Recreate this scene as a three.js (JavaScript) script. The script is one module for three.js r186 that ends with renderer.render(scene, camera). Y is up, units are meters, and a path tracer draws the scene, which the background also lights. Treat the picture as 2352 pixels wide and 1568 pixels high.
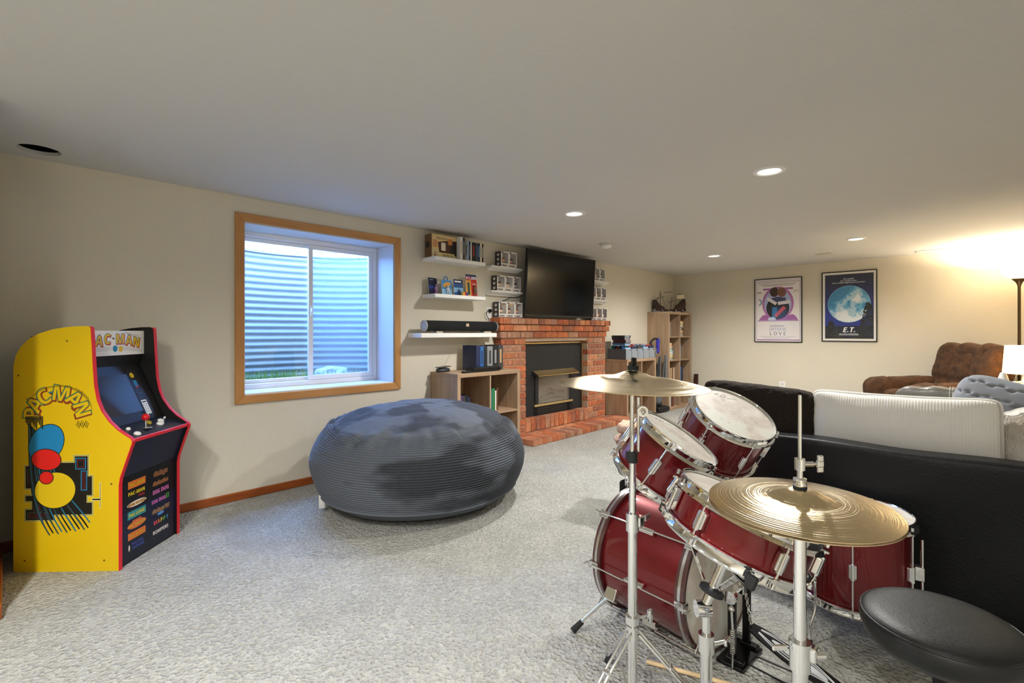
import * as THREE from 'three';
import { mergeGeometries, mergeVertices, toCreasedNormals } from 'three/addons/utils/BufferGeometryUtils.js';
import { RoundedBoxGeometry } from 'three/addons/geometries/RoundedBoxGeometry.js';

// ------------------------------------------------------------------ camera, sky, exposure
const scene = new THREE.Scene();
const camera = new THREE.PerspectiveCamera(2 * Math.atan(784 / 1120.3) * 180 / Math.PI, 2352 / 1568, 0.05, 60);
const TURN = 0.769289;                                   // angle between the view and the window wall
camera.position.set(0, 1.13, 3.6178);
camera.lookAt(Math.cos(TURN), 1.13, 3.6178 - Math.sin(TURN));
camera.setViewOffset(2352, 1568, 0, 20.4, 2352, 1568);   // lens shifted a little, verticals stay upright
scene.background = new THREE.Color().setRGB(8.6, 17.6, 38);    // even overcast daylight, bluer than the room lamps
const renderer = new THREE.WebGLRenderer({ antialias: true });
renderer.toneMapping = THREE.LinearToneMapping;
renderer.toneMappingExposure = 1.0;
renderer.shadowMap.enabled = true;
const CEIL = 2.0524, BACK = 7.5013;

// ------------------------------------------------------------------ helpers
function mulberry(a) { return () => { a |= 0; a = a + 0x6D2B79F5 | 0; let t = Math.imul(a ^ a >>> 15, 1 | a); t = t + Math.imul(t ^ t >>> 7, 61 | t) ^ t; return ((t ^ t >>> 14) >>> 0) / 4294967296; }; }
const rnd = mulberry(7), rr = (a, b) => a + (b - a) * rnd(), pick = (l) => l[Math.floor(rnd() * l.length)];
const taken = {};
function numbered(n) { taken[n] = (taken[n] ?? -1) + 1; return taken[n] ? n + '_' + String(taken[n]).padStart(3, '0') : n; }
function shadows(m) { m.castShadow = m.receiveShadow = true; return m; }
function thing(name, label, category, [x, y, z] = [0, 0, 0], turn = 0, group) {
  const o = new THREE.Group(); o.name = numbered(name); o.position.set(x, y, z); o.rotation.y = turn;
  o.userData = { label, category }; if (group) o.userData.group = group; scene.add(o); return o;
}
function part(parent, name, geo, mat, label) {
  const m = shadows(new THREE.Mesh(geo, mat)); m.name = name; if (label) m.userData.label = label; parent.add(m); return m;
}
function solo(name, label, category, geo, mat, group) {
  const m = shadows(new THREE.Mesh(geo, mat)); m.name = numbered(name); m.userData = { label, category }; if (group) m.userData.group = group; scene.add(m); return m;
}
function struct(name, geo, mat, parent = scene) {
  const m = shadows(new THREE.Mesh(geo, mat)); m.name = name; if (parent === scene) m.userData = { kind: 'structure' }; parent.add(m); return m;
}
const V = (x, y, z) => new THREE.Vector3(x, y, z);
function at(g, x = 0, y = 0, z = 0) { return g.translate(x, y, z); }
function plain(g) { const q = g.index ? g.toNonIndexed() : g; for (const k of Object.keys(q.attributes)) if (!['position', 'normal', 'uv'].includes(k)) q.deleteAttribute(k); if (!q.attributes.uv) q.setAttribute('uv', new THREE.Float32BufferAttribute(new Float32Array(q.attributes.position.count * 2), 2)); if (!q.attributes.normal) q.computeVertexNormals(); return q; }
function merge(list) { return mergeGeometries(list.map(plain)); }
// uv in metres on the face each triangle looks along; swap turns the grain
function boxUV(g0, swap = false, du = 0, dv = 0) {
  const g = plain(g0), p = g.attributes.position, n = g.attributes.normal, uv = g.attributes.uv;
  for (let i = 0; i < p.count; i++) {
    const ax = Math.abs(n.getX(i)), ay = Math.abs(n.getY(i)), az = Math.abs(n.getZ(i));
    let u, v; if (ax >= ay && ax >= az) { u = p.getZ(i); v = p.getY(i); } else if (ay >= az) { u = p.getX(i); v = p.getZ(i); } else { u = p.getX(i); v = p.getY(i); }
    if (swap) [u, v] = [v, u]; uv.setXY(i, u + du, v + dv);
  }
  return g;
}
// box with chamfered edges, 44 triangles, uv in metres
function cbox(w, h, d, c = 0.003, swap = false, du = 0, dv = 0) {
  const X = w / 2, Y = h / 2, Z = d / 2; c = Math.min(c, X * 0.9, Y * 0.9, Z * 0.9);
  const pos = [], P = (sx, sy, sz, a) => [sx * (X - (a === 0 ? 0 : c)), sy * (Y - (a === 1 ? 0 : c)), sz * (Z - (a === 2 ? 0 : c))];
  const tri = (a, b, e) => { // outward winding
    const ux = b[0] - a[0], uy = b[1] - a[1], uz = b[2] - a[2], vx = e[0] - a[0], vy = e[1] - a[1], vz = e[2] - a[2];
    const nx = uy * vz - uz * vy, ny = uz * vx - ux * vz, nz = ux * vy - uy * vx;
    if (nx * (a[0] + b[0] + e[0]) + ny * (a[1] + b[1] + e[1]) + nz * (a[2] + b[2] + e[2]) < 0) pos.push(...a, ...e, ...b); else pos.push(...a, ...b, ...e);
  };
  const quad = (a, b, e, f) => { tri(a, b, e); tri(a, e, f); };
  for (const s of [-1, 1]) {
    quad(P(s, -1, -1, 0), P(s, 1, -1, 0), P(s, 1, 1, 0), P(s, -1, 1, 0));
    quad(P(-1, s, -1, 1), P(1, s, -1, 1), P(1, s, 1, 1), P(-1, s, 1, 1));
    quad(P(-1, -1, s, 2), P(1, -1, s, 2), P(1, 1, s, 2), P(-1, 1, s, 2));
    for (const t of [-1, 1]) {
      quad(P(s, t, -1, 0), P(s, t, 1, 0), P(s, t, 1, 1), P(s, t, -1, 1));
      quad(P(s, -1, t, 0), P(s, 1, t, 0), P(s, 1, t, 2), P(s, -1, t, 2));
      quad(P(-1, s, t, 1), P(1, s, t, 1), P(1, s, t, 2), P(-1, s, t, 2));
      for (const q of [-1, 1]) tri(P(s, t, q, 0), P(s, t, q, 1), P(s, t, q, 2));
    }
  }
  const g = new THREE.BufferGeometry(); g.setAttribute('position', new THREE.Float32BufferAttribute(pos, 3)); g.computeVertexNormals();
  return boxUV(g, swap, du, dv);
}
// box between two corners
function bx(x0, x1, y0, y1, z0, z1, c = 0.003, swap = false, du = 0, dv = 0) { return cbox(x1 - x0, y1 - y0, z1 - z0, c, swap, du, dv).translate((x0 + x1) / 2, (y0 + y1) / 2, (z0 + z1) / 2); }
function rbox(w, h, d, r = 0.01, s = 3) { return boxUV(new RoundedBoxGeometry(w, h, d, s, r)); }
function rod(a, b, r1, r2 = r1, seg = 16) {
  const d = b.clone().sub(a), g = new THREE.CylinderGeometry(r2, r1, d.length(), seg, 1);
  g.applyQuaternion(new THREE.Quaternion().setFromUnitVectors(V(0, 1, 0), d.clone().normalize())); return g.translate((a.x + b.x) / 2, (a.y + b.y) / 2, (a.z + b.z) / 2);
}
function tube(pts, r, n = 40, rad = 8) { return new THREE.TubeGeometry(new THREE.CatmullRomCurve3(pts.map((p) => p.isVector3 ? p : V(...p)), false, 'centripetal'), n, r, rad); }
function lathe(pts, seg = 48) { return new THREE.LatheGeometry(pts.map(([x, y]) => new THREE.Vector2(x, y)), seg); }
function sph(r, x = 0, y = 0, z = 0, w = 18, h = 12) { return new THREE.SphereGeometry(r, w, h).translate(x, y, z); }
// ring whose cross-section is a closed polygon of [radius, height]
function ring(poly, seg = 56) { const g = lathe([...poly, poly[0]], seg); return toCreasedNormals(g, 0.6); }
// band of rectangular section along a planar outline [x, y]; spans z0..z1, thickness t to the left of the path
function band(pts, t, z0, z1) {
  const n = pts.length, off = pts.map((p, i) => {
    const a = pts[Math.max(0, i - 1)], b = pts[Math.min(n - 1, i + 1)], l = Math.hypot(b[0] - a[0], b[1] - a[1]) || 1;
    return [p[0] - (b[1] - a[1]) / l * t, p[1] + (b[0] - a[0]) / l * t];
  });
  const s = new THREE.Shape([...pts, ...off.reverse()].map((p) => new THREE.Vector2(...p)));
  return new THREE.ExtrudeGeometry(s, { depth: z1 - z0, bevelEnabled: false }).translate(0, 0, z0);
}
function extrude(pts, depth, bevel = 0, seg = 2) {
  const s = new THREE.Shape(pts.map((p) => new THREE.Vector2(...p)));
  return new THREE.ExtrudeGeometry(s, { depth: depth - 2 * bevel, bevelEnabled: bevel > 0, bevelThickness: bevel, bevelSize: bevel, bevelOffset: -bevel, bevelSegments: seg, curveSegments: 16 }).translate(0, 0, bevel);
}
// soft stuffed shape: box surface pushed out to a rounded superellipsoid, with optional dents
function cushion(w, h, d, { e = 4, puff = 0.25, seg = 28, bump } = {}) {
  const g = mergeVertices(new THREE.BoxGeometry(2, 2, 2, seg, seg, seg).deleteAttribute('uv').deleteAttribute('normal')), p = g.attributes.position, v = V(0, 0, 0);
  for (let i = 0; i < p.count; i++) {
    v.fromBufferAttribute(p, i);
    const m = Math.pow(Math.abs(v.x) ** e + Math.abs(v.y) ** e + Math.abs(v.z) ** e, 1 / e) / 1.0; v.divideScalar(m);
    const edge = (1 - puff) + puff * Math.sqrt(Math.max(0, (1 - v.x * v.x) * (1 - v.y * v.y)));
    let x = v.x * w / 2, y = v.y * h / 2, z = v.z * d / 2 * edge;
    if (bump) { const k = bump(v.x, v.y, v.z); x += v.x * k; y += v.y * k; z += v.z * k; }
    p.setXYZ(i, x, y, z);
  }
  g.computeVertexNormals();
  const n = g.attributes.normal, uv = new Float32Array(p.count * 2);
  for (let i = 0; i < p.count; i++) { uv[2 * i] = Math.abs(n.getX(i)) > 0.75 ? p.getZ(i) : p.getX(i); uv[2 * i + 1] = Math.abs(n.getY(i)) > 0.75 ? p.getZ(i) : p.getY(i); }
  g.setAttribute('uv', new THREE.BufferAttribute(uv, 2)); return g;
}
// ------------------------------------------------------------------ noise and textures
function hash(x, y, s) { let h = Math.imul(x, 374761393) + Math.imul(y, 668265263) + Math.imul(s, 974634777) | 0; h = Math.imul(h ^ h >>> 13, 1274126177); return ((h ^ h >>> 16) >>> 0) / 4294967296; }
function vnoise(x, y, px, py, s) {
  const x0 = Math.floor(x), y0 = Math.floor(y), fx = x - x0, fy = y - y0, u = fx * fx * (3 - 2 * fx), v = fy * fy * (3 - 2 * fy), m = (a, n) => ((a % n) + n) % n;
  const a = hash(m(x0, px), m(y0, py), s), b = hash(m(x0 + 1, px), m(y0, py), s), c = hash(m(x0, px), m(y0 + 1, py), s), d = hash(m(x0 + 1, px), m(y0 + 1, py), s);
  return a + (b - a) * u + (c - a) * v + (a - b - c + d) * u * v;
}
function fbm(u, v, fx, fy, oct, s) { let r = 0, a = 0.5, t = 0; for (let i = 0; i < oct; i++) { r += a * vnoise(u * fx, v * fy, fx, fy, s + i); t += a; a *= 0.5; fx *= 2; fy *= 2; } return r / t; }
function dtex(n, m, fn, metresU, metresV, srgb = false) {
  const d = new Uint8Array(n * m * 4);
  for (let j = 0; j < m; j++) for (let i = 0; i < n; i++) { const c = fn(i / n, j / m), k = 4 * (j * n + i); if (typeof c === 'number') d[k] = d[k + 1] = d[k + 2] = 255 * Math.min(1, Math.max(0, c)); else for (let q = 0; q < 3; q++) d[k + q] = 255 * Math.min(1, Math.max(0, c[q])); d[k + 3] = 255; }
  const t = new THREE.DataTexture(d, n, m); t.wrapS = t.wrapT = THREE.RepeatWrapping; t.magFilter = THREE.LinearFilter; t.minFilter = THREE.LinearMipmapLinearFilter; t.generateMipmaps = true;
  t.repeat.set(1 / metresU, 1 / metresV); if (srgb) t.colorSpace = THREE.SRGBColorSpace; t.needsUpdate = true; return t;
}
function canvasTex(w, h, draw) {
  const c = document.createElement('canvas'); c.width = w; c.height = h; const g = c.getContext('2d'); draw(g, w, h);
  const t = new THREE.CanvasTexture(c); t.colorSpace = THREE.SRGBColorSpace; t.anisotropy = 8; return t;
}
const mix = (a, b, t) => a.map((x, i) => x + (b[i] - x) * t);
const std = (o) => new THREE.MeshStandardMaterial(o), phys = (o) => new THREE.MeshPhysicalMaterial(o);
const col = (r, g, b) => new THREE.Color().setRGB(r, g, b);

const T = {
  carpet: dtex(1024, 1024, (u, v) => { const a = fbm(u, v, 150, 150, 2, 3), b = fbm(u, v, 9, 9, 3, 8), s = vnoise(u * 300, v * 300, 300, 300, 21); const k = 0.62 + 0.18 * a + 0.07 * (b - 0.5); return s > 0.93 ? mix([k * .93, k * .925, k * .88], [0.42, 0.40, 0.37], 0.45) : [k * .93, k * .925, k * .89]; }, 1.3, 1.3, true),
  carpetB: dtex(1024, 1024, (u, v) => 0.72 * fbm(u, v, 150, 150, 2, 3) + 0.28 * fbm(u, v, 75, 75, 2, 12), 1.3, 1.3),
  peel: dtex(512, 512, (u, v) => fbm(u, v, 60, 60, 3, 5), 0.9, 0.9),
  wall: dtex(512, 512, (u, v) => { const k = 0.97 + 0.03 * fbm(u, v, 6, 6, 5, 31); return [k * .875, k * .845, k * .775]; }, 2.1, 2.1, true),
  oak: dtex(512, 1024, (u, v) => { const w = fbm(u, v, 4, 1, 3, 40), f = fbm(u, v, 90, 3, 3, 41), b = fbm(u, v, 12, 2, 3, 44); const k = 0.5 * f + 0.5 * b + 0.2 * (w - 0.5); return mix([0.53, 0.42, 0.325], [0.80, 0.69, 0.565], k * 1.2 - 0.1); }, 0.5, 1.0, true),
  oakB: dtex(512, 512, (u, v) => fbm(u, v, 90, 3, 3, 41), 0.5, 1.0),
  honey: dtex(512, 512, (u, v) => { const f = fbm(u, v, 50, 2, 4, 60), b = fbm(u, v, 5, 3, 3, 61); return mix([0.64, 0.43, 0.22], [0.84, 0.63, 0.39], 0.55 * f + 0.5 * b); }, 0.25, 0.6, true),
  redoak: dtex(256, 512, (u, v) => mix([0.44, 0.20, 0.06], [0.72, 0.38, 0.14], fbm(u, v, 40, 3, 4, 70)), 0.2, 0.6, true),
  brick: dtex(512, 512, (u, v) => { const k = 0.70 + 0.42 * (fbm(u, v, 10, 10, 5, 80) - 0.2), s = fbm(u, v, 80, 80, 2, 81) > 0.68 ? 0.82 : 1; return k * s; }, 0.45, 0.45, true),
  brickB: dtex(512, 512, (u, v) => 0.6 * fbm(u, v, 40, 40, 3, 85) + 0.4 * fbm(u, v, 9, 9, 3, 86), 0.45, 0.45),
  grit: dtex(256, 256, (u, v) => fbm(u, v, 100, 100, 2, 90), 0.25, 0.25),
  leather: dtex(512, 512, (u, v) => 0.6 * fbm(u, v, 70, 70, 2, 95) + 0.4 * fbm(u, v, 14, 14, 3, 96), 0.4, 0.4),
  fur: dtex(512, 512, (u, v) => fbm(u, v, 110, 60, 3, 100), 0.35, 0.35),
  suede: dtex(512, 512, (u, v) => { const k = 0.72 + 0.5 * (fbm(u, v, 14, 14, 5, 110) - 0.35); return k; }, 0.6, 0.6, true),
  plush: dtex(512, 512, (u, v) => mix([0.62, 0.57, 0.50], [0.90, 0.89, 0.87], Math.min(1, Math.max(0, fbm(u, v, 4, 4, 5, 120) * 2 - 0.4))), 0.55, 0.55, true),
  cord: dtex(256, 64, (u, v) => 0.5 + 0.5 * Math.cos(u * Math.PI * 2 * 16) + 0.12 * vnoise(u * 256, v * 40, 256, 40, 6), 0.16, 0.16),
  brush: dtex(8, 512, (u, v) => fbm(0, v, 1, 120, 2, 130), 1, 1),
};
const M = {
  carpet: std({ map: T.carpet, bumpMap: T.carpetB, bumpScale: 0.014, roughness: 1 }),
  wall: std({ map: T.wall, bumpMap: T.peel, bumpScale: 0.0006, roughness: 0.9 }),
  ceiling: std({ color: 0xd6d5d0, bumpMap: T.peel, bumpScale: 0.0012, roughness: 0.95 }),
  white: std({ color: 0xf1f0ec, roughness: 0.45 }),
  whitePaint: std({ color: 0xd9dadb, roughness: 0.5 }),
  vinyl: std({ color: 0xf4f4f2, roughness: 0.35 }),
  trim: std({ map: T.honey, roughness: 0.42 }),
  base: std({ map: T.redoak, roughness: 0.45 }),
  oak: std({ map: T.oak, bumpMap: T.oakB, bumpScale: 0.0005, roughness: 0.6 }),
  mortar: std({ color: 0xb79d86, bumpMap: T.grit, bumpScale: 0.002, roughness: 1 }),
  blackMetal: std({ color: 0x17181a, bumpMap: T.grit, bumpScale: 0.0004, roughness: 0.62 }),
  blackPlastic: std({ color: 0x0d0e10, roughness: 0.4 }),
  blackMatte: std({ color: 0x131417, roughness: 0.85 }),
  rubber: std({ color: 0x121416, roughness: 0.75 }),
  felt: std({ color: 0x1d2a30, roughness: 1, bumpMap: T.grit, bumpScale: 0.002 }),
  brass: std({ color: col(0.80, 0.58, 0.27), metalness: 1, roughness: 0.28 }),
  chrome: std({ color: col(0.86, 0.87, 0.88), metalness: 1, roughness: 0.05 }),
  steel: std({ color: col(0.62, 0.63, 0.64), metalness: 1, roughness: 0.25 }),
  shell: phys({ color: col(0.15, 0.0014, 0.004), roughness: 0.36, metalness: 0.55, clearcoat: 0.75, clearcoatRoughness: 0.03 }),
  hoopWood: phys({ color: col(0.055, 0.012, 0.012), roughness: 0.35, clearcoat: 1, clearcoatRoughness: 0.06 }),
  cymbal: phys({ color: col(0.72, 0.58, 0.36), metalness: 1, roughness: 0.23, anisotropy: 0.75, bumpMap: T.brush, bumpScale: 0.0003 }),
  leatherBlack: phys({ color: 0x090b0f, bumpMap: T.leather, bumpScale: 0.001, roughness: 0.42, specularIntensity: 0.55 }),
  leatherGrey: std({ color: 0x77736b, bumpMap: T.leather, bumpScale: 0.0015, roughness: 0.38 }),
  suede: std({ map: T.suede, color: col(0.125, 0.055, 0.021), roughness: 0.95, bumpMap: T.fur, bumpScale: 0.002 }),
  glass: phys({ transmission: 1, roughness: 0.02, thickness: 0, ior: 1.5, color: 0xffffff }),
  clearPlastic: phys({ transmission: 1, roughness: 0.05, thickness: 0, ior: 1.45, color: 0xfbfcff }),
};
const flat = {};
function paint(hex, rough = 0.55) { const k = hex + '_' + rough; return flat[k] ??= std({ color: hex, roughness: rough }); }
// ------------------------------------------------------------------ the room
const WIN = { x0: 1.114, x1: 2.289, y0: 0.704, y1: 1.884, depth: 0.30 };
{
  struct('floor', boxUV(bx(-3.3, BACK + 0.15, -0.12, 0, -0.4, 5.05, 0.001)), M.carpet);
  // window wall, four pieces round the opening
  const x0 = -3.3, x1 = BACK + 0.15, d = -0.36;
  struct('wall_left', merge([bx(x0, WIN.x0, 0, CEIL, d, 0, 0.0005), bx(WIN.x1, x1, 0, CEIL, d, 0, 0.0005), bx(WIN.x0, WIN.x1, 0, WIN.y0, d, 0, 0.0005), bx(WIN.x0, WIN.x1, WIN.y1, CEIL, d, 0, 0.0005)]), M.wall);
  struct('wall_back', bx(BACK, BACK + 0.15, 0, CEIL, 0, 4.9, 0.0005), M.wall);
  struct('wall_right', bx(x0, BACK, 0, CEIL, 4.9, 5.05, 0.0005), M.wall);
  struct('wall_front', bx(-3.3, -3.15, 0, CEIL, 0, 4.9, 0.0005), M.wall);
  struct('wall_corner', bx(-0.15, -0.03, 0, CEIL, 0, 0.84, 0.004), M.wall);
  // ceiling board with the round hole of a missing lamp, and the joist space above it
  const s = new THREE.Shape([[x0, -5.05], [x1, -5.05], [x1, 0.4], [x0, 0.4]].map((p) => new THREE.Vector2(...p))), h = new THREE.Path(); h.absarc(0.109, -0.183, 0.083, 0, Math.PI * 2, true); s.holes.push(h);
  const cg = new THREE.ExtrudeGeometry(s, { depth: 0.018, bevelEnabled: false, curveSegments: 40 }).rotateX(-Math.PI / 2).translate(0, CEIL, 0);
  const c = struct('ceiling', boxUV(cg), M.ceiling);
  const dark = std({ color: 0x1a1613, roughness: 1 });
  struct('joist_space', merge([bx(-0.1, 0.32, CEIL + 0.25, CEIL + 0.27, -0.05, 0.42, 0.001), bx(-0.12, -0.1, CEIL + 0.018, CEIL + 0.27, -0.05, 0.42, 0.001), bx(0.32, 0.34, CEIL + 0.018, CEIL + 0.27, -0.05, 0.42, 0.001), bx(-0.12, 0.34, CEIL + 0.018, CEIL + 0.27, -0.07, -0.05, 0.001), bx(-0.12, 0.34, CEIL + 0.018, CEIL + 0.27, 0.42, 0.44, 0.001)]), dark, c);
  struct('roof_deck', bx(x0, x1, CEIL + 0.3, CEIL + 0.36, -0.4, 5.05, 0.001), dark, c);
  struct('baseboard_left', boxUV(bx(-0.03, 2.665, 0, 0.056, 0, 0.012, 0.004), true), M.base);
  struct('baseboard_corner', boxUV(bx(-0.03, -0.018, 0, 0.056, 0.013, 0.84, 0.004), true), M.base);
  struct('baseboard_back', boxUV(bx(BACK - 0.012, BACK, 0, 0.056, 0.0, 4.9, 0.004), true), M.base);
}
{ // window: reveal, wood casing with mitred corners, vinyl slider
  const w = new THREE.Group(); w.name = 'window_1'; w.userData = { kind: 'structure' }; scene.add(w);
  const { x0, x1, y0, y1, depth: d } = WIN, o = 0.057, f = 0.018;
  const mitre = (pts) => boxUV(extrude(pts, f, 0.003, 1));
  const X0 = x0 - o, X1 = x1 + o, Y0 = y0 - o, Y1 = y1 + o, g = 0.0006;
  for (const [pts, sw] of [[[[X0 + g, Y1], [X1 - g, Y1], [x1, y1 + g], [x0, y1 + g]], true], [[[X0 + g, Y0], [x0, y0 - g], [x1, y0 - g], [X1 - g, Y0]], true], [[[X0, Y0 + g], [X0, Y1 - g], [x0 - g, y1], [x0 - g, y0]], false], [[[X1, Y0 + g], [x1 + g, y0], [x1 + g, y1], [X1, Y1 - g]], false]]) {
    const gm = extrude(pts, f, 0.003, 1); part(w, 'casing', boxUV(gm, sw, rnd(), rnd()), M.trim, 'honey-coloured wooden casing board');
  }
  // painted reveal boards
  part(w, 'reveal', merge([bx(x0, x0 + 0.008, y0, y1, -d, 0, 0.001), bx(x1 - 0.008, x1, y0, y1, -d, 0, 0.001), bx(x0 + 0.008, x1 - 0.008, y1 - 0.008, y1, -d, 0, 0.001), bx(x0 + 0.008, x1 - 0.008, y0, y0 + 0.008, -d, 0, 0.001)]), M.whitePaint, 'white painted window reveal');
  const fr = (a, b, c, e, t, z0, z1) => merge([bx(a, b, e - t, e, z0, z1, 0.003), bx(a, b, c, c + t, z0, z1, 0.003), bx(a, a + t, c + t, e - t, z0, z1, 0.003), bx(b - t, b, c + t, e - t, z0, z1, 0.003)]);
  part(w, 'window_frame', fr(x0 + 0.008, x1 - 0.008, y0 + 0.008, y1 - 0.008, 0.038, -d - 0.03, -d + 0.035), M.vinyl, 'white vinyl frame');
  const xm = (x0 + x1) / 2 - 0.015;
  const a = part(w, 'sash', fr(x0 + 0.047, xm + 0.03, y0 + 0.047, y1 - 0.047, 0.028, -d - 0.026, -d - 0.002), M.vinyl, 'fixed sash');
  part(a, 'pane', bx(x0 + 0.075, xm + 0.002, y0 + 0.075, y1 - 0.075, -d - 0.016, -d - 0.013, 0.0005), M.glass);
  const b = part(w, 'sash', fr(xm - 0.012, x1 - 0.047, y0 + 0.047, y1 - 0.047, 0.036, -d + 0.003, -d + 0.03), M.vinyl, 'sliding sash');
  part(b, 'pane', bx(xm + 0.024, x1 - 0.083, y0 + 0.083, y1 - 0.083, -d + 0.014, -d + 0.017, 0.0005), phys({ color: 0xeaf4ff, transmission: 0.93, roughness: 0.22, thickness: 0, ior: 1.5 }), 'hazy pane');
  part(b, 'latch', merge([rbox(0.016, 0.085, 0.018, 0.006).translate(xm + 0.006, 1.30, -d + 0.038), rbox(0.012, 0.03, 0.03, 0.005).translate(xm + 0.006, 1.31, -d + 0.05)]), M.vinyl, 'white cam latch');
}
{ // window well outside: corrugated steel half round, grass, stones, twigs
  const cx = 1.70, cz = -0.34, R = 0.78, pts = [], n = 200, y0 = 0.35, y1 = 1.86, pos = [], idx = [], m = 48;
  for (let j = 0; j <= n; j++) for (let i = 0; i <= m; i++) {
    const y = y0 + (y1 - y0) * j / n, a = Math.PI * i / m, r = R + 0.0055 * Math.cos(y * Math.PI * 2 / 0.058);
    pos.push(cx + r * Math.cos(a) * 1.12, y, cz - r * Math.sin(a));
  }
  for (let j = 0; j < n; j++) for (let i = 0; i < m; i++) { const k = j * (m + 1) + i; idx.push(k, k + 1, k + m + 1, k + 1, k + m + 2, k + m + 1); }
  const g = new THREE.BufferGeometry(); g.setAttribute('position', new THREE.Float32BufferAttribute(pos, 3)); g.setIndex(idx); g.computeVertexNormals();
  const well = thing('window_well', 'corrugated galvanised steel window well outside the window', 'window well');
  part(well, 'liner', g, std({ color: 0x909396, roughness: 0.6, metalness: 0.1, side: THREE.DoubleSide }));
  part(well, 'rim', tube(Array.from({ length: 25 }, (_, i) => [cx + R * 1.125 * Math.cos(Math.PI * i / 24), y1, cz - R * 1.005 * Math.sin(Math.PI * i / 24)]), 0.012, 60, 8), std({ color: 0x8f9599, roughness: 0.5, metalness: 0.4 }));
  const earth = solo('earth_bed', 'damp earth at the bottom of the window well', 'earth', bx(cx - 0.84, cx + 0.84, 0.3, 0.70, cz - 0.76, cz - 0.03, 0.02), std({ color: 0x4b4a33, roughness: 1, bumpMap: T.grit, bumpScale: 0.01 }));
  earth.userData.kind = 'structure'; delete earth.userData.category;
  // grass blades
  const R2 = mulberry(5), bl = [];
  for (let i = 0; i < 900; i++) {
    const a = Math.PI * R2(), q = Math.sqrt(R2()) * 0.70, h = 0.05 + 0.09 * R2(), x = cx + q * Math.cos(a), z = cz - 0.06 - q * Math.sin(a) * 0.95, t = R2() * 6.28, l = (R2() - 0.5) * 0.12;
    const b = new THREE.BufferGeometry(); b.setAttribute('position', new THREE.Float32BufferAttribute([-0.003, 0, 0, 0.003, 0, 0, l * 0.4 + 0.002, h * 0.6, 0, -0.003, 0, 0, l * 0.4 + 0.002, h * 0.6, 0, l * 0.4 - 0.002, h * 0.6, 0, l * 0.4 - 0.002, h * 0.6, 0, l * 0.4 + 0.002, h * 0.6, 0, l, h, 0], 3));
    b.computeVertexNormals(); bl.push(plain(b.rotateY(t).translate(x, 0.695, z)));
  }
  const gr = solo('grass', 'green grass growing at the bottom of the window well', 'grass', mergeGeometries(bl), std({ color: 0x7da04a, roughness: 0.8, side: THREE.DoubleSide })); gr.userData.kind = 'stuff';
  const stone = (x, z, r, l) => { const s = new THREE.IcosahedronGeometry(r, 2), p = s.attributes.position; for (let i = 0; i < p.count; i++) { const k = 0.85 + 0.3 * hash(Math.round(p.getX(i) * 400), Math.round(p.getY(i) * 400 + p.getZ(i) * 217), 3); p.setXYZ(i, p.getX(i) * k * 1.3, p.getY(i) * k * 0.6, p.getZ(i) * k); } s.computeVertexNormals(); return solo('stone', l, 'stone', s.translate(x, 0.735, z), std({ color: 0xc4c0b8, roughness: 0.9 })); };
  stone(2.12, -0.8, 0.13, 'pale rounded stone lying in the window well'); 
  // bare twigs hanging over the rim
  const tw = [[[0.95, 1.93, -0.9], [1.25, 1.865, -1.0], [1.6, 1.845, -1.05], [2.0, 1.85, -1.0]], [[1.2, 1.90, -1.0], [1.5, 1.87, -1.08], [1.9, 1.89, -1.1], [2.4, 1.94, -1.0]], [[2.35, 1.95, -0.9], [2.25, 1.86, -0.85], [2.15, 1.80, -0.8], [2.0, 1.76, -0.78]], [[2.5, 1.9, -0.8], [2.3, 1.83, -0.8], [2.1, 1.81, -0.82]]];
  const tg = thing('bare_branch', 'thin bare branches drooping over the rim of the window well', 'branch');
  for (const t of tw) part(tg, 'twig', tube(t, 0.0035, 24, 5), std({ color: 0x5b5148, roughness: 0.9 }));
}
// ------------------------------------------------------------------ lamps in the ceiling
function can(x, z, label) {
  const t = thing('recessed_light', label, 'ceiling light', [x, CEIL, z]);
  part(t, 'trim_ring', ring([[0.058, -0.004], [0.066, -0.009], [0.084, -0.006], [0.087, 0], [0.058, 0]], 40), M.white);
  part(t, 'lens', lathe([[0.0001, -0.0045], [0.05, -0.0045], [0.0585, -0.003], [0.0585, -0.001], [0.0001, -0.001]], 40), std({ color: 0xffffff, emissive: col(1, 0.96, 0.88), emissiveIntensity: 6, roughness: 0.5 }), 'lit white lens');
  const l = new THREE.SpotLight(col(1, 0.98, 0.94), CAN, 0, 1.42, 0.55, 2); l.position.set(0, -0.02, 0); l.target.position.set(0, -1, 0); l.shadow.radius = 2.6; l.castShadow = true; t.add(l, l.target); l.name = 'lamp'; return t;
}
const CAN = 10.8;
can(3.018, 2.737, 'lit recessed ceiling light above the sofa');
can(3.049, 1.337, 'lit recessed ceiling light between beanbag and fireplace');
can(5.89, 1.288, 'lit recessed ceiling light in front of the tall bookcase');
can(5.794, 2.712, 'lit recessed ceiling light in front of the posters');
can(-0.57, 2.737, 'lit recessed ceiling light over the open floor past the short corner wall');
can(-0.42, 2.18, 'lit recessed ceiling light nearest the end of the short corner wall');
can(-1.12, 4.5, 'lit recessed ceiling light behind the others in the row past the short corner wall');
can(-0.85, 3.65, 'lit recessed ceiling light in the middle of the row past the short corner wall');
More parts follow.
